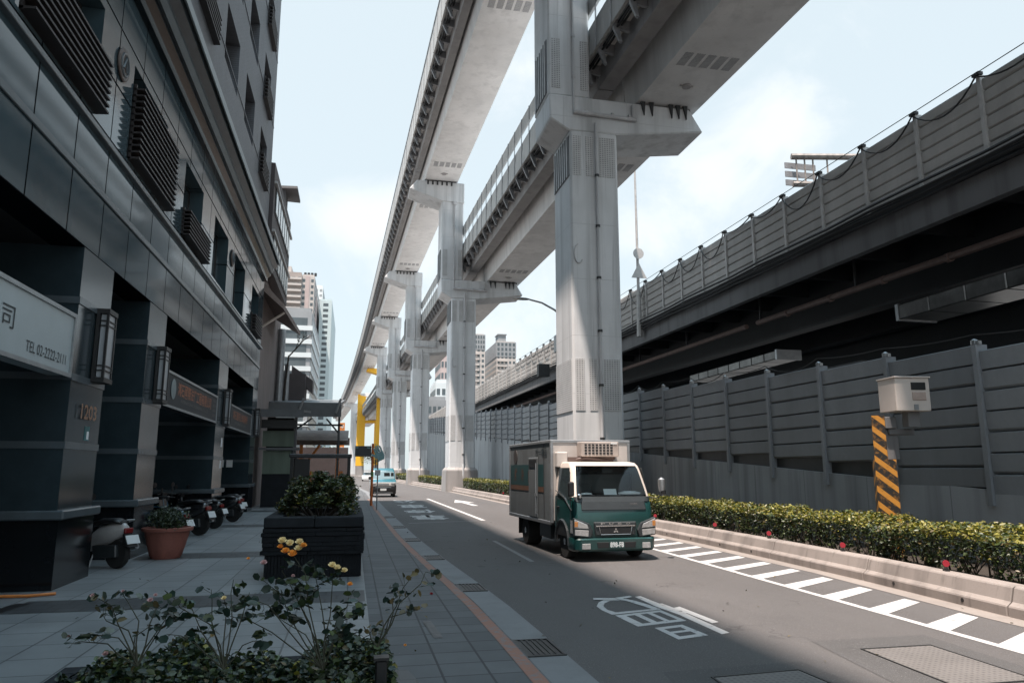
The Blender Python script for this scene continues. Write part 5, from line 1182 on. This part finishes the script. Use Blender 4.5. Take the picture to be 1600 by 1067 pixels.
rose('leafy central rose bush with a cluster of orange and cream blooms', P3(505, 1045, Yr), [(455, 862, 0), (440, 890, .05), (410, 905, .1), (470, 930, -.05), (520, 900, 0), (545, 930, .1), (430, 960, 0), (560, 960, 0), (490, 880, .05), (380, 930, 0), (350, 960, .1), (535, 990, 0)], Yr, 8,
     [(441, 846, .022, 'petal_y', 0), (453, 850, .022, 'petal_y', .02), (468, 848, .021, 'petal_y', .0), (446, 862, .021, 'petal_o', -.01), (457, 866, .022, 'petal_o', -.02), (466, 858, .02, 'petal_y', -.02), (474, 853, .017, 'petal_o', -.02), (438, 855, .016, 'petal_o', 0),
      (519, 884, .020, 'petal_y', 0), (527, 888, .019, 'petal_y', 0), (538, 892, .017, 'petal_y', 0), (547, 913, .014, 'petal_o', 0), (412, 880, .017, 'petal_p', 0), (388, 873, .009, 'petal_o', 0), (458, 900, .01, 'petal_p', 0)])
rose('spindly left rose bush with pale pink buds', P3(215, 1040, Yr), [(145, 930, 0), (190, 925, 0), (235, 937, .1), (110, 1005, 0), (125, 990, 0), (230, 975, .05), (260, 960, 0), (160, 960, -.05), (290, 950, 0)], Yr, 4,
     [(145, 931, .012, 'petal_p', 0), (192, 924, .009, 'petal_p', 0), (235, 938, .014, 'petal_p', .02), (165, 1022, .014, 'petal_p', 0), (107, 994, .008, 'petal_p', 0)], ('leaf_r', 'leaf_o', 'leaf_p'), (.6, .15, .25), .05)
rose('twiggy middle rose bush with small cream flowers', P3(350, 1045, Yr), [(300, 950, 0), (270, 930, 0), (330, 920, .1), (350, 935, 0), (390, 925, 0), (260, 990, 0), (365, 905, .1), (320, 985, 0), (410, 1000, 0)], Yr, 3,
     [(350, 935, .013, 'petal_y', 0), (332, 993, .011, 'petal_y', 0), (243, 930, .010, 'petal_p', 0)])
rose('bare red-tipped rose cane leaning over the pavement at right', P3(590, 1010, Yr), [(665, 893, 0), (640, 905, 0), (622, 930, 0), (655, 950, .05), (560, 1000, 0)], Yr, 5,
     [(674, 928, .009, 'petal_r', 0), (633, 1008, .008, 'petal_o', 0)], ('leaf_o', 'leaf_r'), (.4, .6), .042)

n = 130; P = np.stack([np.random.uniform(-3.5, 8, n), np.random.uniform(6, 26, n), np.full(n, .062)], 1); P[:, 2] = np.where(P[:, 0] > 1.6, .012, .062)
lt = thing('leaf_litter', 'scattered dry leaves lying on the pavement and the road', 'leaves', (2, 14, 0)); lt['kind'] = 'stuff'
leaves('litter', P, .05, [m['leaf_o'], m['twig']], [.5, .5], lt, up=6)
# ================================================================ SCOOTERS
def scooter(label, loc, rz, body, s=1.0):
    t = thing('scooter', label, 'scooter', (0, 0, 0), 0, 'scooters parked along the arcade')
    # local: rear toward +x, front toward -x, length 1.8
    def w(x, nm='wheel'):
        g = MB(); Mx = Matrix.Rotation(math.pi/2, 4, 'X'); g.lathe([(.15, -.05), (.24, -.055), (.265, -.03), (.265, .03), (.24, .055), (.15, .05)], (x, 0, .265), 22, Mx); o = ob(nm, g, m['rubber'], t, smooth=True, world=False)
        g = MB(); g.lathe([(.03, -.06), (.05, -.05), (.15, -.03), (.155, .03), (.05, .05), (.03, .06)], (x, 0, .265), 16, Mx); ob('rim', g, m['metal'], o, world=False)
    w(.62); w(-.62)
    # body side loft: ring along x
    g = MB(); secs = [(.82, .70, .03, .05), (.72, .68, .10, .13), (.5, .62, .15, .19), (.2, .55, .16, .2), (-.02, .42, .15, .14), (-.2, .3, .15, .06), (-.38, .33, .16, .08)]
    n = 10; vs = []
    for (x, z, hw, hh) in secs:
        for k in range(n): a = 2*math.pi*k/n; vs.append((x, hw*math.cos(a), z+hh*math.sin(a)))
    fs = [(i*n+k, (i+1)*n+k, (i+1)*n+(k+1) % n, i*n+(k+1) % n) for i in range(len(secs)-1) for k in range(n)]+[tuple(range(n)), tuple((len(secs)-1)*n+k for k in range(n-1, -1, -1))]
    g.add(vs, fs); ob('body', g, body, t, smooth=2, world=False)
    g = MB(); vs = []; secs = [(.72, .80, .09, .03), (.55, .84, .14, .05), (.25, .82, .15, .06), (.0, .76, .13, .05), (-.08, .72, .08, .03)]
    for (x, z, hw, hh) in secs:
        for k in range(n): a = 2*math.pi*k/n; vs.append((x, hw*math.cos(a), z+hh*math.sin(a)))
    g.add(vs, [(i*n+k, (i+1)*n+k, (i+1)*n+(k+1) % n, i*n+(k+1) % n) for i in range(len(secs)-1) for k in range(n)]+[tuple(range(n)), tuple((len(secs)-1)*n+k for k in range(n-1, -1, -1))]); ob('seat', g, m['black'], t, smooth=2, world=False)
    g = MB(); g.hexa([(-.38, -.17, .3), (-.46, -.14, .3), (-.46, .14, .3), (-.38, .17, .3)], [(-.52, -.16, .9), (-.66, -.09, .92), (-.66, .09, .92), (-.52, .16, .9)]); ob('leg_shield', g, body, t, bevel=.03, world=False, seg=2)
    g = MB(); g.tube([(-.62, .1, .27), (-.56, .08, .55), (-.5, .0, .95)], .025, 6); g.tube([(-.62, -.1, .27), (-.56, -.08, .55)], .025, 6); ob('fork', g, m['metal'], t, world=False)
    g = MB(); g.tube([(-.4, -.36, 1.0), (-.5, -.12, 1.02), (-.5, .12, 1.02), (-.4, .36, 1.0)], .018, 6); g.box(-.6, -.45, -.09, .09, .93, 1.05); hb = ob('handlebar', g, m['black'], t, bevel=.01, world=False)
    for q in (-1, 1):
        g = MB(); g.tube([(-.45, q*.24, 1.02), (-.5, q*.32, 1.2)], .008, 5); g.lathe([(.01, -.012), (.065, -.008), (.065, .008), (.01, .012)], (-.5, q*.34, 1.24), 12, Matrix.Rotation(math.pi/2, 4, 'Y')); ob('mirror', g, m['black'], hb, world=False)
    g = MB(); g.box(.8, .86, -.09, .09, .62, .72); ob('tail_light', g, m['tail'], t, bevel=.015, world=False)
    g = MB(); g.hexa([(.84, -.12, .42), (.99, -.12, .38), (.99, .12, .38), (.84, .12, .42)], [(.78, -.1, .62), (.86, -.08, .6), (.86, .08, .6), (.78, .1, .62)]); ob('rear_fender', g, m['black'], t, bevel=.02, world=False)
    g = MB(); g.box(-.004, .004, -.14, .14, -.08, .08, Matrix.Translation((.95, 0, .52)) @ Matrix.Rotation(R(-25), 4, 'Y')); ob('number_plate', g, m['plate'], t, world=False)
    g = MB(); g.tube([(.1, .16, .3), (.45, .2, .3), (.85, .2, .38)], [.03, .05, .055], 8); ob('exhaust', g, m['metal'], t, smooth=True, world=False)
    g = MB(); g.hexa([(.15, -.12, .16), (.7, -.12, .2), (.7, .12, .2), (.15, .12, .16)], [(.1, -.12, .4), (.66, -.1, .42), (.66, .1, .42), (.1, .12, .4)]); ob('engine_block', g, m['t_dark'], t, bevel=.02, world=False)
    g = MB(); g.tube([(.72, .1, .82), (.86, .08, .86), (.86, -.08, .86), (.72, -.1, .82)], .014, 6); ob('grab_rail', g, m['metal'], t, world=False)
    g = MB(); g.tube([(.15, .1, .25), (.2, .22, .02)], .014, 5); g.tube([(.15, -.1, .25), (.2, -.22, .02)], .014, 5); ob('centre_stand', g, m['metal'], t, world=False)
    t.location = loc; t.rotation_euler = (0, 0, rz); t.scale = (s, s, s); return t
scooter('silver scooter with white plate between the first and second pillars', (-4.62, 15.2, .045), R(-32), m['scoot_silver'])
scooter('dark scooter with white plate half hidden behind the terracotta pot', (-4.55, 19.2, .045), R(-22), m['scoot_blue'])
scooter('large black scooter parked before the third pillar', (-4.6, 22.0, .045), R(-25), m['scoot_black'], 1.08)
scooter('black scooter with two small plates, second past the terracotta pot', (-4.6, 24.3, .045), R(-20), m['scoot_black'])
o = scooter('black motorcycle with a red rear wheel rim near the green hut', (-4.5, 27.2, .045), R(-20), m['scoot_black'])
for c in o.children:
    if c.name.startswith('wheel'):
        for r_ in c.children: r_.data.materials[0] = m['red']
scooter('dark blue scooter squeezed in just right of the black scooter nearest the third pillar', (-4.75, 23.1, .045), R(-12), m['scoot_blue'], .95)
scooter('dull silver scooter parked last before the fourth pillar', (-4.6, 29.0, .045), R(-28), m['scoot_silver'])
t = thing('wrapped_bicycle', 'old bicycle with brown wrapping leaning behind the potted plant', 'bicycle', (-5.0, 20.2, .045))
for x in (-5.4, -4.45):
    g = MB(); g.tube([(x+.3*math.cos(a), 20.5, .36+.3*math.sin(a)) for a in [R(20*k) for k in range(19)]], .02, 5); ob('wheel', g, m['rubber'], t)
g = MB(); g.tube([(-5.4, 20.5, .36), (-5.2, 20.5, .9), (-4.65, 20.5, .85), (-4.45, 20.5, .36), (-4.95, 20.5, .35), (-5.2, 20.5, .85)], .018, 6); g.tube([(-4.65, 20.5, .85), (-4.7, 20.5, 1.1)], .015, 5); ob('frame', g, m['scoot_blue'], t)
g = MB(); g.tube([(-5.2, 20.25, 1.1), (-5.2, 20.75, 1.1)], .014, 5); g.tube([(-5.2, 20.5, .9), (-5.2, 20.5, 1.1)], .014, 5); ob('handlebar', g, m['metal'], t)
g = MB(); g.box(-4.8, -4.55, 20.4, 20.6, 1.08, 1.14); ob('saddle', g, m['black'], t, bevel=.02)
t = thing('cyan_helmet', 'bright cyan helmet resting on the last motorcycle', 'helmet', (-4.75, 27.2, 1.05))
g = MB(); g.lathe([(.13, 0), (.14, .06), (.11, .14), (.05, .18), (.005, .19)], (-4.75, 27.2, .93), 16); ob('shell', g, simple('cyan_plastic', (.03, .28, .3), .3), t, smooth=True)
g = MB(); g.tube([(-4.62, 27.1, .96), (-4.59, 27.2, .97), (-4.62, 27.3, .96)], .012, 5); ob('visor_trim', g, m['black'], t)

# ================================================================ STREET POLES
t = thing('bus_stop_sign', 'orange pole holding a black display board on the pavement', 'sign post', (1.0, 38, .03))
g = MB(); g.tube([(1.0, 38, .03), (1.0, 38, 3.1)], .065, 10); ob('pole', g, m['orange_pole'], t, smooth=True)
g = MB(); g.box(.12, .92, 37.95, 38.05, 2.45, 2.98); d = ob('display_board', g, m['black'], t, bevel=.01)
g = MB(); g.box(.15, .89, 37.94, 37.95, 2.48, 2.95); ob('screen', g, m['t_dark'], d)
g = MB(); g.box(.17, .27, 37.93, 37.94, 2.87, 2.92); g.box(.7, .85, 37.93, 37.94, 2.87, 2.92); ob('screen_marks', g, m['hand'], d)
g = MB(); g.tube([(1.0, 38, 1.45), (1.0, 38, 1.7)], .07, 10); ob('green_ring', g, simple('green_ring', (.12, .22, .06), .5), t)
t = thing('hand_sign', 'teal open-hand sign on a thin grey post by the kerb', 'sign', (1.13, 34, .03))
g = MB(); g.tube([(1.14, 34, .03), (1.14, 34, 2.2)], .03, 8); ob('post', g, m['metal'], t)
g = MB(); g.box(1.02, 1.26, 33.92, 34.08, 1.55, 1.8); ob('meter_box', g, m['metal'], t, bevel=.02)
Mh = Matrix.Translation((1.2, 33.95, 2.45)) @ Matrix.Rotation(R(-25), 4, 'Y')
g = MB(); g.prism([(-.16, -.25), (.12, -.25), (.2, -.1), (.2, .12), (-.16, .12)], 'y', -.02, .02)
for k in range(4): x = -.155+.092*k; g.prism([(x, .12), (x+.075, .12), (x+.075, .38+(.05 if k in (1, 2) else -.02)), (x+.04, .43+(.05 if k in (1, 2) else -.02)), (x, .38)], 'y', -.018, .018)
g.prism([(-.16, -.1), (-.16, .08), (-.33, .2), (-.36, .14)], 'y', -.018, .018)
g.v = [tuple(Mh @ Vector(p)) for p in g.v]; ob('hand_panel', g, m['hand'], t, bevel=.01)

# ================================================================ LEFT BACKGROUND STRUCTURES
t = thing('green_hut', 'green corrugated metal hut beside the apartment building', 'hut', (-3.7, 37.5, .03))
def corr(name, x0, x1, y, z0, z1, mt, par, n):
    g = MB(); w = (x1-x0)/n
    for k in range(n):
        a = x0+k*w; g.hexa([(a, y, z0), (a+w*.55, y, z0), (a+w*.45, y+.08, z0), (a+w*.1, y+.08, z0)], [(a, y, z1), (a+w*.55, y, z1), (a+w*.45, y+.05, z1), (a+w*.1, y+.05, z1)])
    g.box(x0, x1, y+.13, y+.18, z0, z1); return ob(name, g, mt, par)
corr('upper_cladding', -4.25, -2.75, 37, 2.9, 3.65, m['green_st'], t, 22)
corr('lower_cladding', -4.2, -2.9, 37.05, 1.6, 2.7, m['green_st'], t, 18)
g = MB(); g.box(-4.4, -2.5, 36.9, 37.1, 2.72, 2.84); ob('shelf', g, m['roof_grey'], t)
g = MB(); g.box(-4.2, -2.8, 37.1, 38.9, .04, 1.6); ob('base_wall', g, m['slate'], t)
g = MB(); g.box(-4.1, -2.85, 37.3, 39, 1.6, 4.3); ob('hut_interior', g, m['interior'], t)
g = MB(); g.hexa([(-4.7, 36.2, 4.5), (-2.35, 36.2, 4.5), (-2.2, 39.4, 4.7), (-4.7, 39.4, 4.7)], [(-4.7, 36.2, 4.6), (-2.35, 36.2, 4.6), (-2.2, 39.4, 4.8), (-4.7, 39.4, 4.8)]); ob('awning_roof', g, m['roof_grey'], t)
g = MB(); g.box(-4.7, -2.35, 36.18, 36.22, 4.25, 4.62); ob('awning_fascia', g, m['roof_grey'], t)
g = MB(); g.box(-2.8, -2.68, 37, 37.12, .05, 4.5); ob('corner_post', g, m['greywall'], t)
g = MB(); g.box(-4.3, -2.7, 36.6, 36.65, 3.75, 4.15); ob('dark_blind', g, m['black'], t)
t = thing('metal_canopy', 'large grey sheet-metal canopy roof beyond the green hut', 'canopy', (-3, 46, 0))
g = MB(); g.hexa([(-9, 42, 5.4), (-.75, 42, 5.4), (-.6, 50, 6.3), (-9, 50, 6.3)], [(-9, 42, 5.48), (-.75, 42, 5.48), (-.6, 50, 6.38), (-9, 50, 6.38)]); ob('roof_sheet', g, m['roof_grey'], t)
g = MB(); g.box(-9, -.7, 42, 42.06, 4.7, 5.4); ob('fascia', g, m['roof_grey'], t)
for x in (-.8, -3.1):
    g = MB(); g.box(x-.06, x+.06, 42.1, 42.22, 0, 4.7); ob('post', g, m['steel_dark'], t)
g = MB(); g.tube([(-3.1, 42.2, 4.0), (-2.3, 42.2, 4.6)], .05, 6); g.tube([(-.8, 42.2, 3.8), (-1.5, 42.2, 4.6)], .05, 6); g.box(-3.2, -.6, 42.1, 42.2, 4.2, 4.3); ob('brace', g, m['steel_dark'], t)
for x in (-3.0, -1.0, -4.9):
    g = MB(); g.tube([(x, 41.9, 4.9), (x+.25, 41.9, 5.7)], .07, 6); ob('roof_strut', g, m['metal'], t)
t = thing('market_structure', 'orange steel frame with corrugated sheets under the canopy', 'frame', (-2, 48, 0))
for x in (-3.1, -.9):
    g = MB(); g.box(x-.1, x+.1, 47, 47.2, 0, 3.4); ob('post', g, m['orange_st'], t)
g = MB(); g.tube([(-3.0, 47.1, 1.9), (-2.0, 47.1, 3.3)], .09, 6); ob('brace', g, m['orange_st'], t)
g = MB(); g.box(-3.6, -.2, 46.9, 47.3, 3.3, 3.75); g.hexa([(-3.8, 46, 3.5), (-.3, 46, 3.5), (-.3, 50, 4.3), (-3.8, 50, 4.3)], [(-3.8, 46, 3.56), (-.3, 46, 3.56), (-.3, 50, 4.36), (-3.8, 50, 4.36)]); ob('sheet_roof', g, simple('rusty_sheet', (.2, .16, .14), .7, var=.4), t)
g = MB(); g.box(-6, -.3, 52, 52.2, 0, 3.3); ob('back_wall', g, m['brown_wall'], t)
for k in range(6):
    g = MB(); x = -3.4+k*.5; g.box(x, x+.3, 50.5, 51, 0, 1.2+.5*(k % 2)); ob('stacked_goods', g, (m['v_silver'], m['orange_st'], m['brown_wall'], m['plate'])[k % 4], t)
t = thing('orange_banner', 'tall orange vertical shop banner beside the far piers', 'sign', (-.35, 75, 0))
g = MB(); g.box(-1.35, -.85, 75, 75.2, 3.2, 6.4); ob('panel', g, m['orange_st'], t)
for k in range(4): text('banner_letter', '平價商店'[k], .36, .4, Mframe((-1.1, 74.99, 6.0-k*.72), (1, 0, 0), (0, 0, 1)), m['plate'], t, .02)
g = MB(); g.box(-1.15, -1.05, 75.05, 75.15, 0, 3.2); ob('post', g, m['metal'], t)
t = thing('bus_shelter', 'dark framed bus shelter with flat roof behind the planter', 'bus shelter', (-1.1, 29, .03))
g = MB(); g.box(-2.3, -.02, 28.6, 30.4, 2.25, 2.38); ob('roof', g, m['steel_dark'], t, bevel=.02)
for (x, y) in ((-2.2, 28.7), (-.12, 28.7), (-2.2, 30.3), (-.12, 30.3)):
    g = MB(); g.box(x-.06, x+.06, y-.06, y+.06, .03, 2.25); ob('post', g, m['black'], t)
g = MB(); g.box(-2.1, -1.55, 28.72, 28.8, .1, 2.2); ob('advert_panel', g, m['black'], t)
g = MB(); g.box(-1.9, -.4, 29.9, 30.2, .45, .52); ob('bench', g, m['t_dark'], t)
# neighbouring building with awning
t = thing('neighbour_building', 'brown-panelled neighbouring building with window rows past the apartment block', 'building', (-8, 42, 0))
g = MB(); g.box(-14, -4.15, YF+.3, 44.0, 11.3, 16.4); ob('upper_wall', g, m['brown_wall'], t)
for z0 in (11.7, 14.1):
    for k in range(7):
        y = 35.6+k*1.15; g = MB(); g.box(-4.17, -4.10, y, y+.95, z0, z0+1.25); w = ob('window', g, m['frame'], t); g = MB(); g.box(-4.11, -4.085, y+.08, y+.87, z0+.08, z0+1.17); ob('pane', g, m['glass_pale'], w)
    g = MB(); g.box(-4.15, -4.02, YF+.4, 44.05, z0+1.3, z0+1.42); ob('ledge', g, m['post_up'], t)
g = MB(); g.hexa([(-6, 43, 18.2), (-3.7, 42.0, 17.9), (-3.7, 44.4, 17.9), (-6, 45, 18.2)], [(-6, 43, 18.35), (-3.7, 42.0, 18.05), (-3.7, 44.4, 18.05), (-6, 45, 18.35)]); g.box(-5.4, -4.4, 42.6, 44, 16.4, 18.0); ob('roof_structure', g, m['greywall'], t)
g = MB(); g.box(-14, -4.6, YF+.4, 46, 0, 11.3); ob('lower_wall', g, m['pinkwall'], t)
g = MB(); g.hexa([(-4.6, 35.2, 10.3), (-3.5, 35.8, 9.4), (-3.2, 43.0, 9.4), (-4.6, 43.0, 10.3)], [(-4.6, 35.2, 10.7), (-3.5, 35.8, 9.65), (-3.2, 43.0, 9.65), (-4.6, 43.0, 10.7)]); ob('awning', g, simple('brown_awning', (.22, .17, .15), .7), t)
g = MB(); g.tube([(-4.5, 36.4, 8.6), (-3.5, 36.4, 9.35)], .06, 6); ob('awning_strut', g, m['t_cream'], t)
g = MB(); g.tube([(-4.35, 44.5, 5.5), (-4.35, 44.5, 10)], .22, 10); g.tube([(-4.0, 45, 5.5), (-4.0, 45, 8)], .15, 8); ob('duct_pipe', g, m['metal'], t, smooth=True)
g = MB(); g.box(-6, -3.0, 46.2, 48, 5.6, 7.6); g.hexa([(-3.9, 47.0, 7.6), (-2.6, 47.0, 6.5), (-2.6, 48.5, 6.5), (-3.9, 48.5, 7.6)], [(-3.9, 47.0, 8.2), (-2.6, 47.0, 7.3), (-2.6, 48.5, 7.3), (-3.9, 48.5, 8.2)]); ob('rooftop_shed', g, m['brown_wall'], t)
g = MB(); g.box(-7, -2.5, 44.6, 49, 5.55, 5.7); ob('rooftop_ledge', g, m['roof_grey'], t)
t = thing('bare_tree', 'leafless twigs sticking out by the brown awning', 'tree', (-3.2, 44.5, 8))
g = MB(); rr = random.Random(4)
def twig(p, d, L_, r, dep):
    e = p+d*L_; g.tube([p, p.lerp(e, .5)+Vector((0, 0, rr.uniform(-.05, .08))), e], [r, r*.8, r*.6], 4, cap=False)
    if dep:
        for _ in range(3): twig(p.lerp(e, rr.uniform(.4, 1)), (d+Vector((rr.uniform(-.6, .6), rr.uniform(-.6, .6), rr.uniform(-.3, .6)))).normalized(), L_*.62, r*.6, dep-1)
twig(Vector((-3.9, 44.5, 8.4)), Vector((.6, 0, .75)).normalized(), 1.3, .05, 3); ob('twigs', g, m['twig'], t)
g = MB(); g.tube([(-4.1, 44.6, 5.6), (-4.0, 44.5, 7.2), (-3.9, 44.5, 8.45)], [.07, .06, .05], 6); ob('trunk', g, m['twig'], t)

# ---- distant towers
def at(u_, v_, Y): return P3(u_, v_, Y)
def tower(name, label, u0, u1, vt, Y, dep, base, floors, cols, wmat, band=None, side='R', bw=.62, roof=None, stag=None):
    a = at(u0, vt, Y); b = at(u1, vt, Y); x0, x1 = a.x, b.x; zt = b.z
    t = thing(name, label, 'building', ((x0+x1)/2, Y+dep/2, 0))
    g = MB(); g.box(x0, x1, Y, Y+dep, 0, zt); ob('wall', g, base, t)
    fh = zt/floors if floors else 3.2; fh = 3.3; nfl = int((zt-2)/fh)
    for i in range(max(0, nfl-floors), nfl):
        z = 1.5+i*fh+(zt-2-nfl*fh)
        if band:
            g = MB(); g.box(x0-.25, x1+.25, Y-.25, Y+dep+.25, z-.9, z+.25); ob('floor_band', g, band, t)
            g = MB(); g.box(x0+1, x1-1, Y-.06, Y, z+.3, z+2.2); ob('window_strip', g, wmat, t)
            g = MB(); g.box(x1, x1+.06, Y+1, Y+dep-1, z+.3, z+2.2); ob('window_strip', g, wmat, t)
        else:
            g = MB(); w = (x1-x0)/cols
            for k in range(cols):
                g.box(x0+w*(k+.5-bw/2), x0+w*(k+.5+bw/2), Y-.05, Y, z+.4, z+2.1)
                if cols <= 3: ob('window', g, wmat, t); g = MB()
            if cols > 3: ob('window_row', g, wmat, t)
            nd = max(1, int(dep/w)); wd = dep/nd; g = MB(); sx = x1 if side == 'R' else x0
            for k in range(nd):
                g.box(sx-(.05 if side != 'R' else 0), sx+(.05 if side == 'R' else 0), Y+wd*(k+.5-bw/2), Y+wd*(k+.5+bw/2), z+.4, z+2.1)
                if nd <= 3: ob('window', g, wmat, t); g = MB()
            if nd > 3: ob('window_row', g, wmat, t)
    g = MB(); g.box(x0+.3, x1-.3, Y+.3, Y+dep-.3, zt, zt+.9); ob('roof_parapet', g, roof or base, t)
    return t, x0, x1, zt
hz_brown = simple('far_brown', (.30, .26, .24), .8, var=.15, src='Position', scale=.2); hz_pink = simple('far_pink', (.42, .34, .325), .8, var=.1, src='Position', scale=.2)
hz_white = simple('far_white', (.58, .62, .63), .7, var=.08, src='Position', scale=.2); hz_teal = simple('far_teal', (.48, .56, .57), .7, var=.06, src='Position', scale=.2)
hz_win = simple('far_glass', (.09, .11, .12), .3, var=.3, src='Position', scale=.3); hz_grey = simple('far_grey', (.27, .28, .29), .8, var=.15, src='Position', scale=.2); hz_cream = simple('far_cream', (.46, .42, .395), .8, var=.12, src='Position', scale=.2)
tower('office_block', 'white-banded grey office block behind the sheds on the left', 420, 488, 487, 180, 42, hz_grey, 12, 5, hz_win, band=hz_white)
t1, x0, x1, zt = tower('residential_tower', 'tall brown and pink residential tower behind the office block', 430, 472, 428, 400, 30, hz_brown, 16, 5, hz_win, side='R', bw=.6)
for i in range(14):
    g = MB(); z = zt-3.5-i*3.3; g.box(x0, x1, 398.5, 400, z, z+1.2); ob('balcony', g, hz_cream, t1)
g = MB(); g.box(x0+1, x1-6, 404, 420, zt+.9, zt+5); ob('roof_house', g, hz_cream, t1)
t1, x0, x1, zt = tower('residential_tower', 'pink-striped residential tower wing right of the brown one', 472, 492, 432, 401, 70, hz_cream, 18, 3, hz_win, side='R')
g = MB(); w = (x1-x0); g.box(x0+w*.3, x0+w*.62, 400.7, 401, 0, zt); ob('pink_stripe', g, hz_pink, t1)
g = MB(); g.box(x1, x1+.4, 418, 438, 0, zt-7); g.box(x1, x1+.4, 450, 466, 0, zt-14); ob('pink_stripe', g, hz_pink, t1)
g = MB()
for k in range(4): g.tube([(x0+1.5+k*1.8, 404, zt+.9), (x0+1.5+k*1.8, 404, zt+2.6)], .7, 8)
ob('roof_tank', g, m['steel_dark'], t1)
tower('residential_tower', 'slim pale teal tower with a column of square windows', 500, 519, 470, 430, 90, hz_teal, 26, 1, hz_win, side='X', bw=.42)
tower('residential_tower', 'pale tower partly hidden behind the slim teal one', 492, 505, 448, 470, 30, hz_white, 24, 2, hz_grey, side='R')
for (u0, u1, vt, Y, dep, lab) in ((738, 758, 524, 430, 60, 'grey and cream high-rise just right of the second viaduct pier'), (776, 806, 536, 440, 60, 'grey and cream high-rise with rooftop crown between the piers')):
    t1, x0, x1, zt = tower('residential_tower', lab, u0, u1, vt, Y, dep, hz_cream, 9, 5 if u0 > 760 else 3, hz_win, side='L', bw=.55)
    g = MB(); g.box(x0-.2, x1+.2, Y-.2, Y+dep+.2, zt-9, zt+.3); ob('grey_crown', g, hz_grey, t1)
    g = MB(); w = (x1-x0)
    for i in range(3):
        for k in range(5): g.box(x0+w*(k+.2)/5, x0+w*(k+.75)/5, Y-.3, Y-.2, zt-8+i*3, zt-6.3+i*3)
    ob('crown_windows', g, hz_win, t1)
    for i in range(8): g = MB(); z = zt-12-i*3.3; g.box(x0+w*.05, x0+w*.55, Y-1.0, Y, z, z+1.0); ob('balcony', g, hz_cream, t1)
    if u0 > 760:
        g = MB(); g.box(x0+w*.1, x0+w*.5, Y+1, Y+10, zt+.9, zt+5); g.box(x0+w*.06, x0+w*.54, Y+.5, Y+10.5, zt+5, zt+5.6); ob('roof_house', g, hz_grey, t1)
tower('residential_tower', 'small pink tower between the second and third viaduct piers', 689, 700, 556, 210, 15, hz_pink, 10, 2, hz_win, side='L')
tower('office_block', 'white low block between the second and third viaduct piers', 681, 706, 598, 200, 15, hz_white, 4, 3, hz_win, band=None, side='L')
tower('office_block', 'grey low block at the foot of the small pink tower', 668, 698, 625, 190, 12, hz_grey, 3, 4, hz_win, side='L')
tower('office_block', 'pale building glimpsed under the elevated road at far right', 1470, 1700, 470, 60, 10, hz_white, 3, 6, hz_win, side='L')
# street trees far away
def tree(label, x, y, h, r):
    t = thing('tree', label, 'tree', (x, y, 0), group='small trees far down the road')
    g = MB(); g.tube([(x, y, 0), (x+.1, y, h*.4), (x, y, h*.75)], [.18, .14, .06], 6)
    for k in range(5): a = k*1.3; g.tube([(x, y, h*.45), (x+r*.7*math.cos(a), y+r*.7*math.sin(a), h*.8)], [.08, .03], 5, cap=False)
    ob('trunk', g, m['twig'], t)
    P = []
    for k in range(16):
        q = np.random.normal(size=(70, 3)); q /= np.linalg.norm(q, axis=1)[:, None]; c = np.array([x+random.uniform(-.7, .7)*r, y+random.uniform(-.7, .7)*r, h*random.uniform(.55, .95)]); P.append(c+q*np.random.rand(70, 1)**.4*r*.38)
    leaves('crown', np.concatenate(P), .28, [m['leaf_a'], m['leaf_b']], [.5, .5], t)
tree('dark round tree far along the road, under the yellow crossbeam', 5.2, 175, 7, 3.2)
tree('dark tree beside the far bridge ramp', 8.0, 185, 8, 3.5)
tree('street tree left of the far road bend', -3.5, 130, 5.5, 2.2)
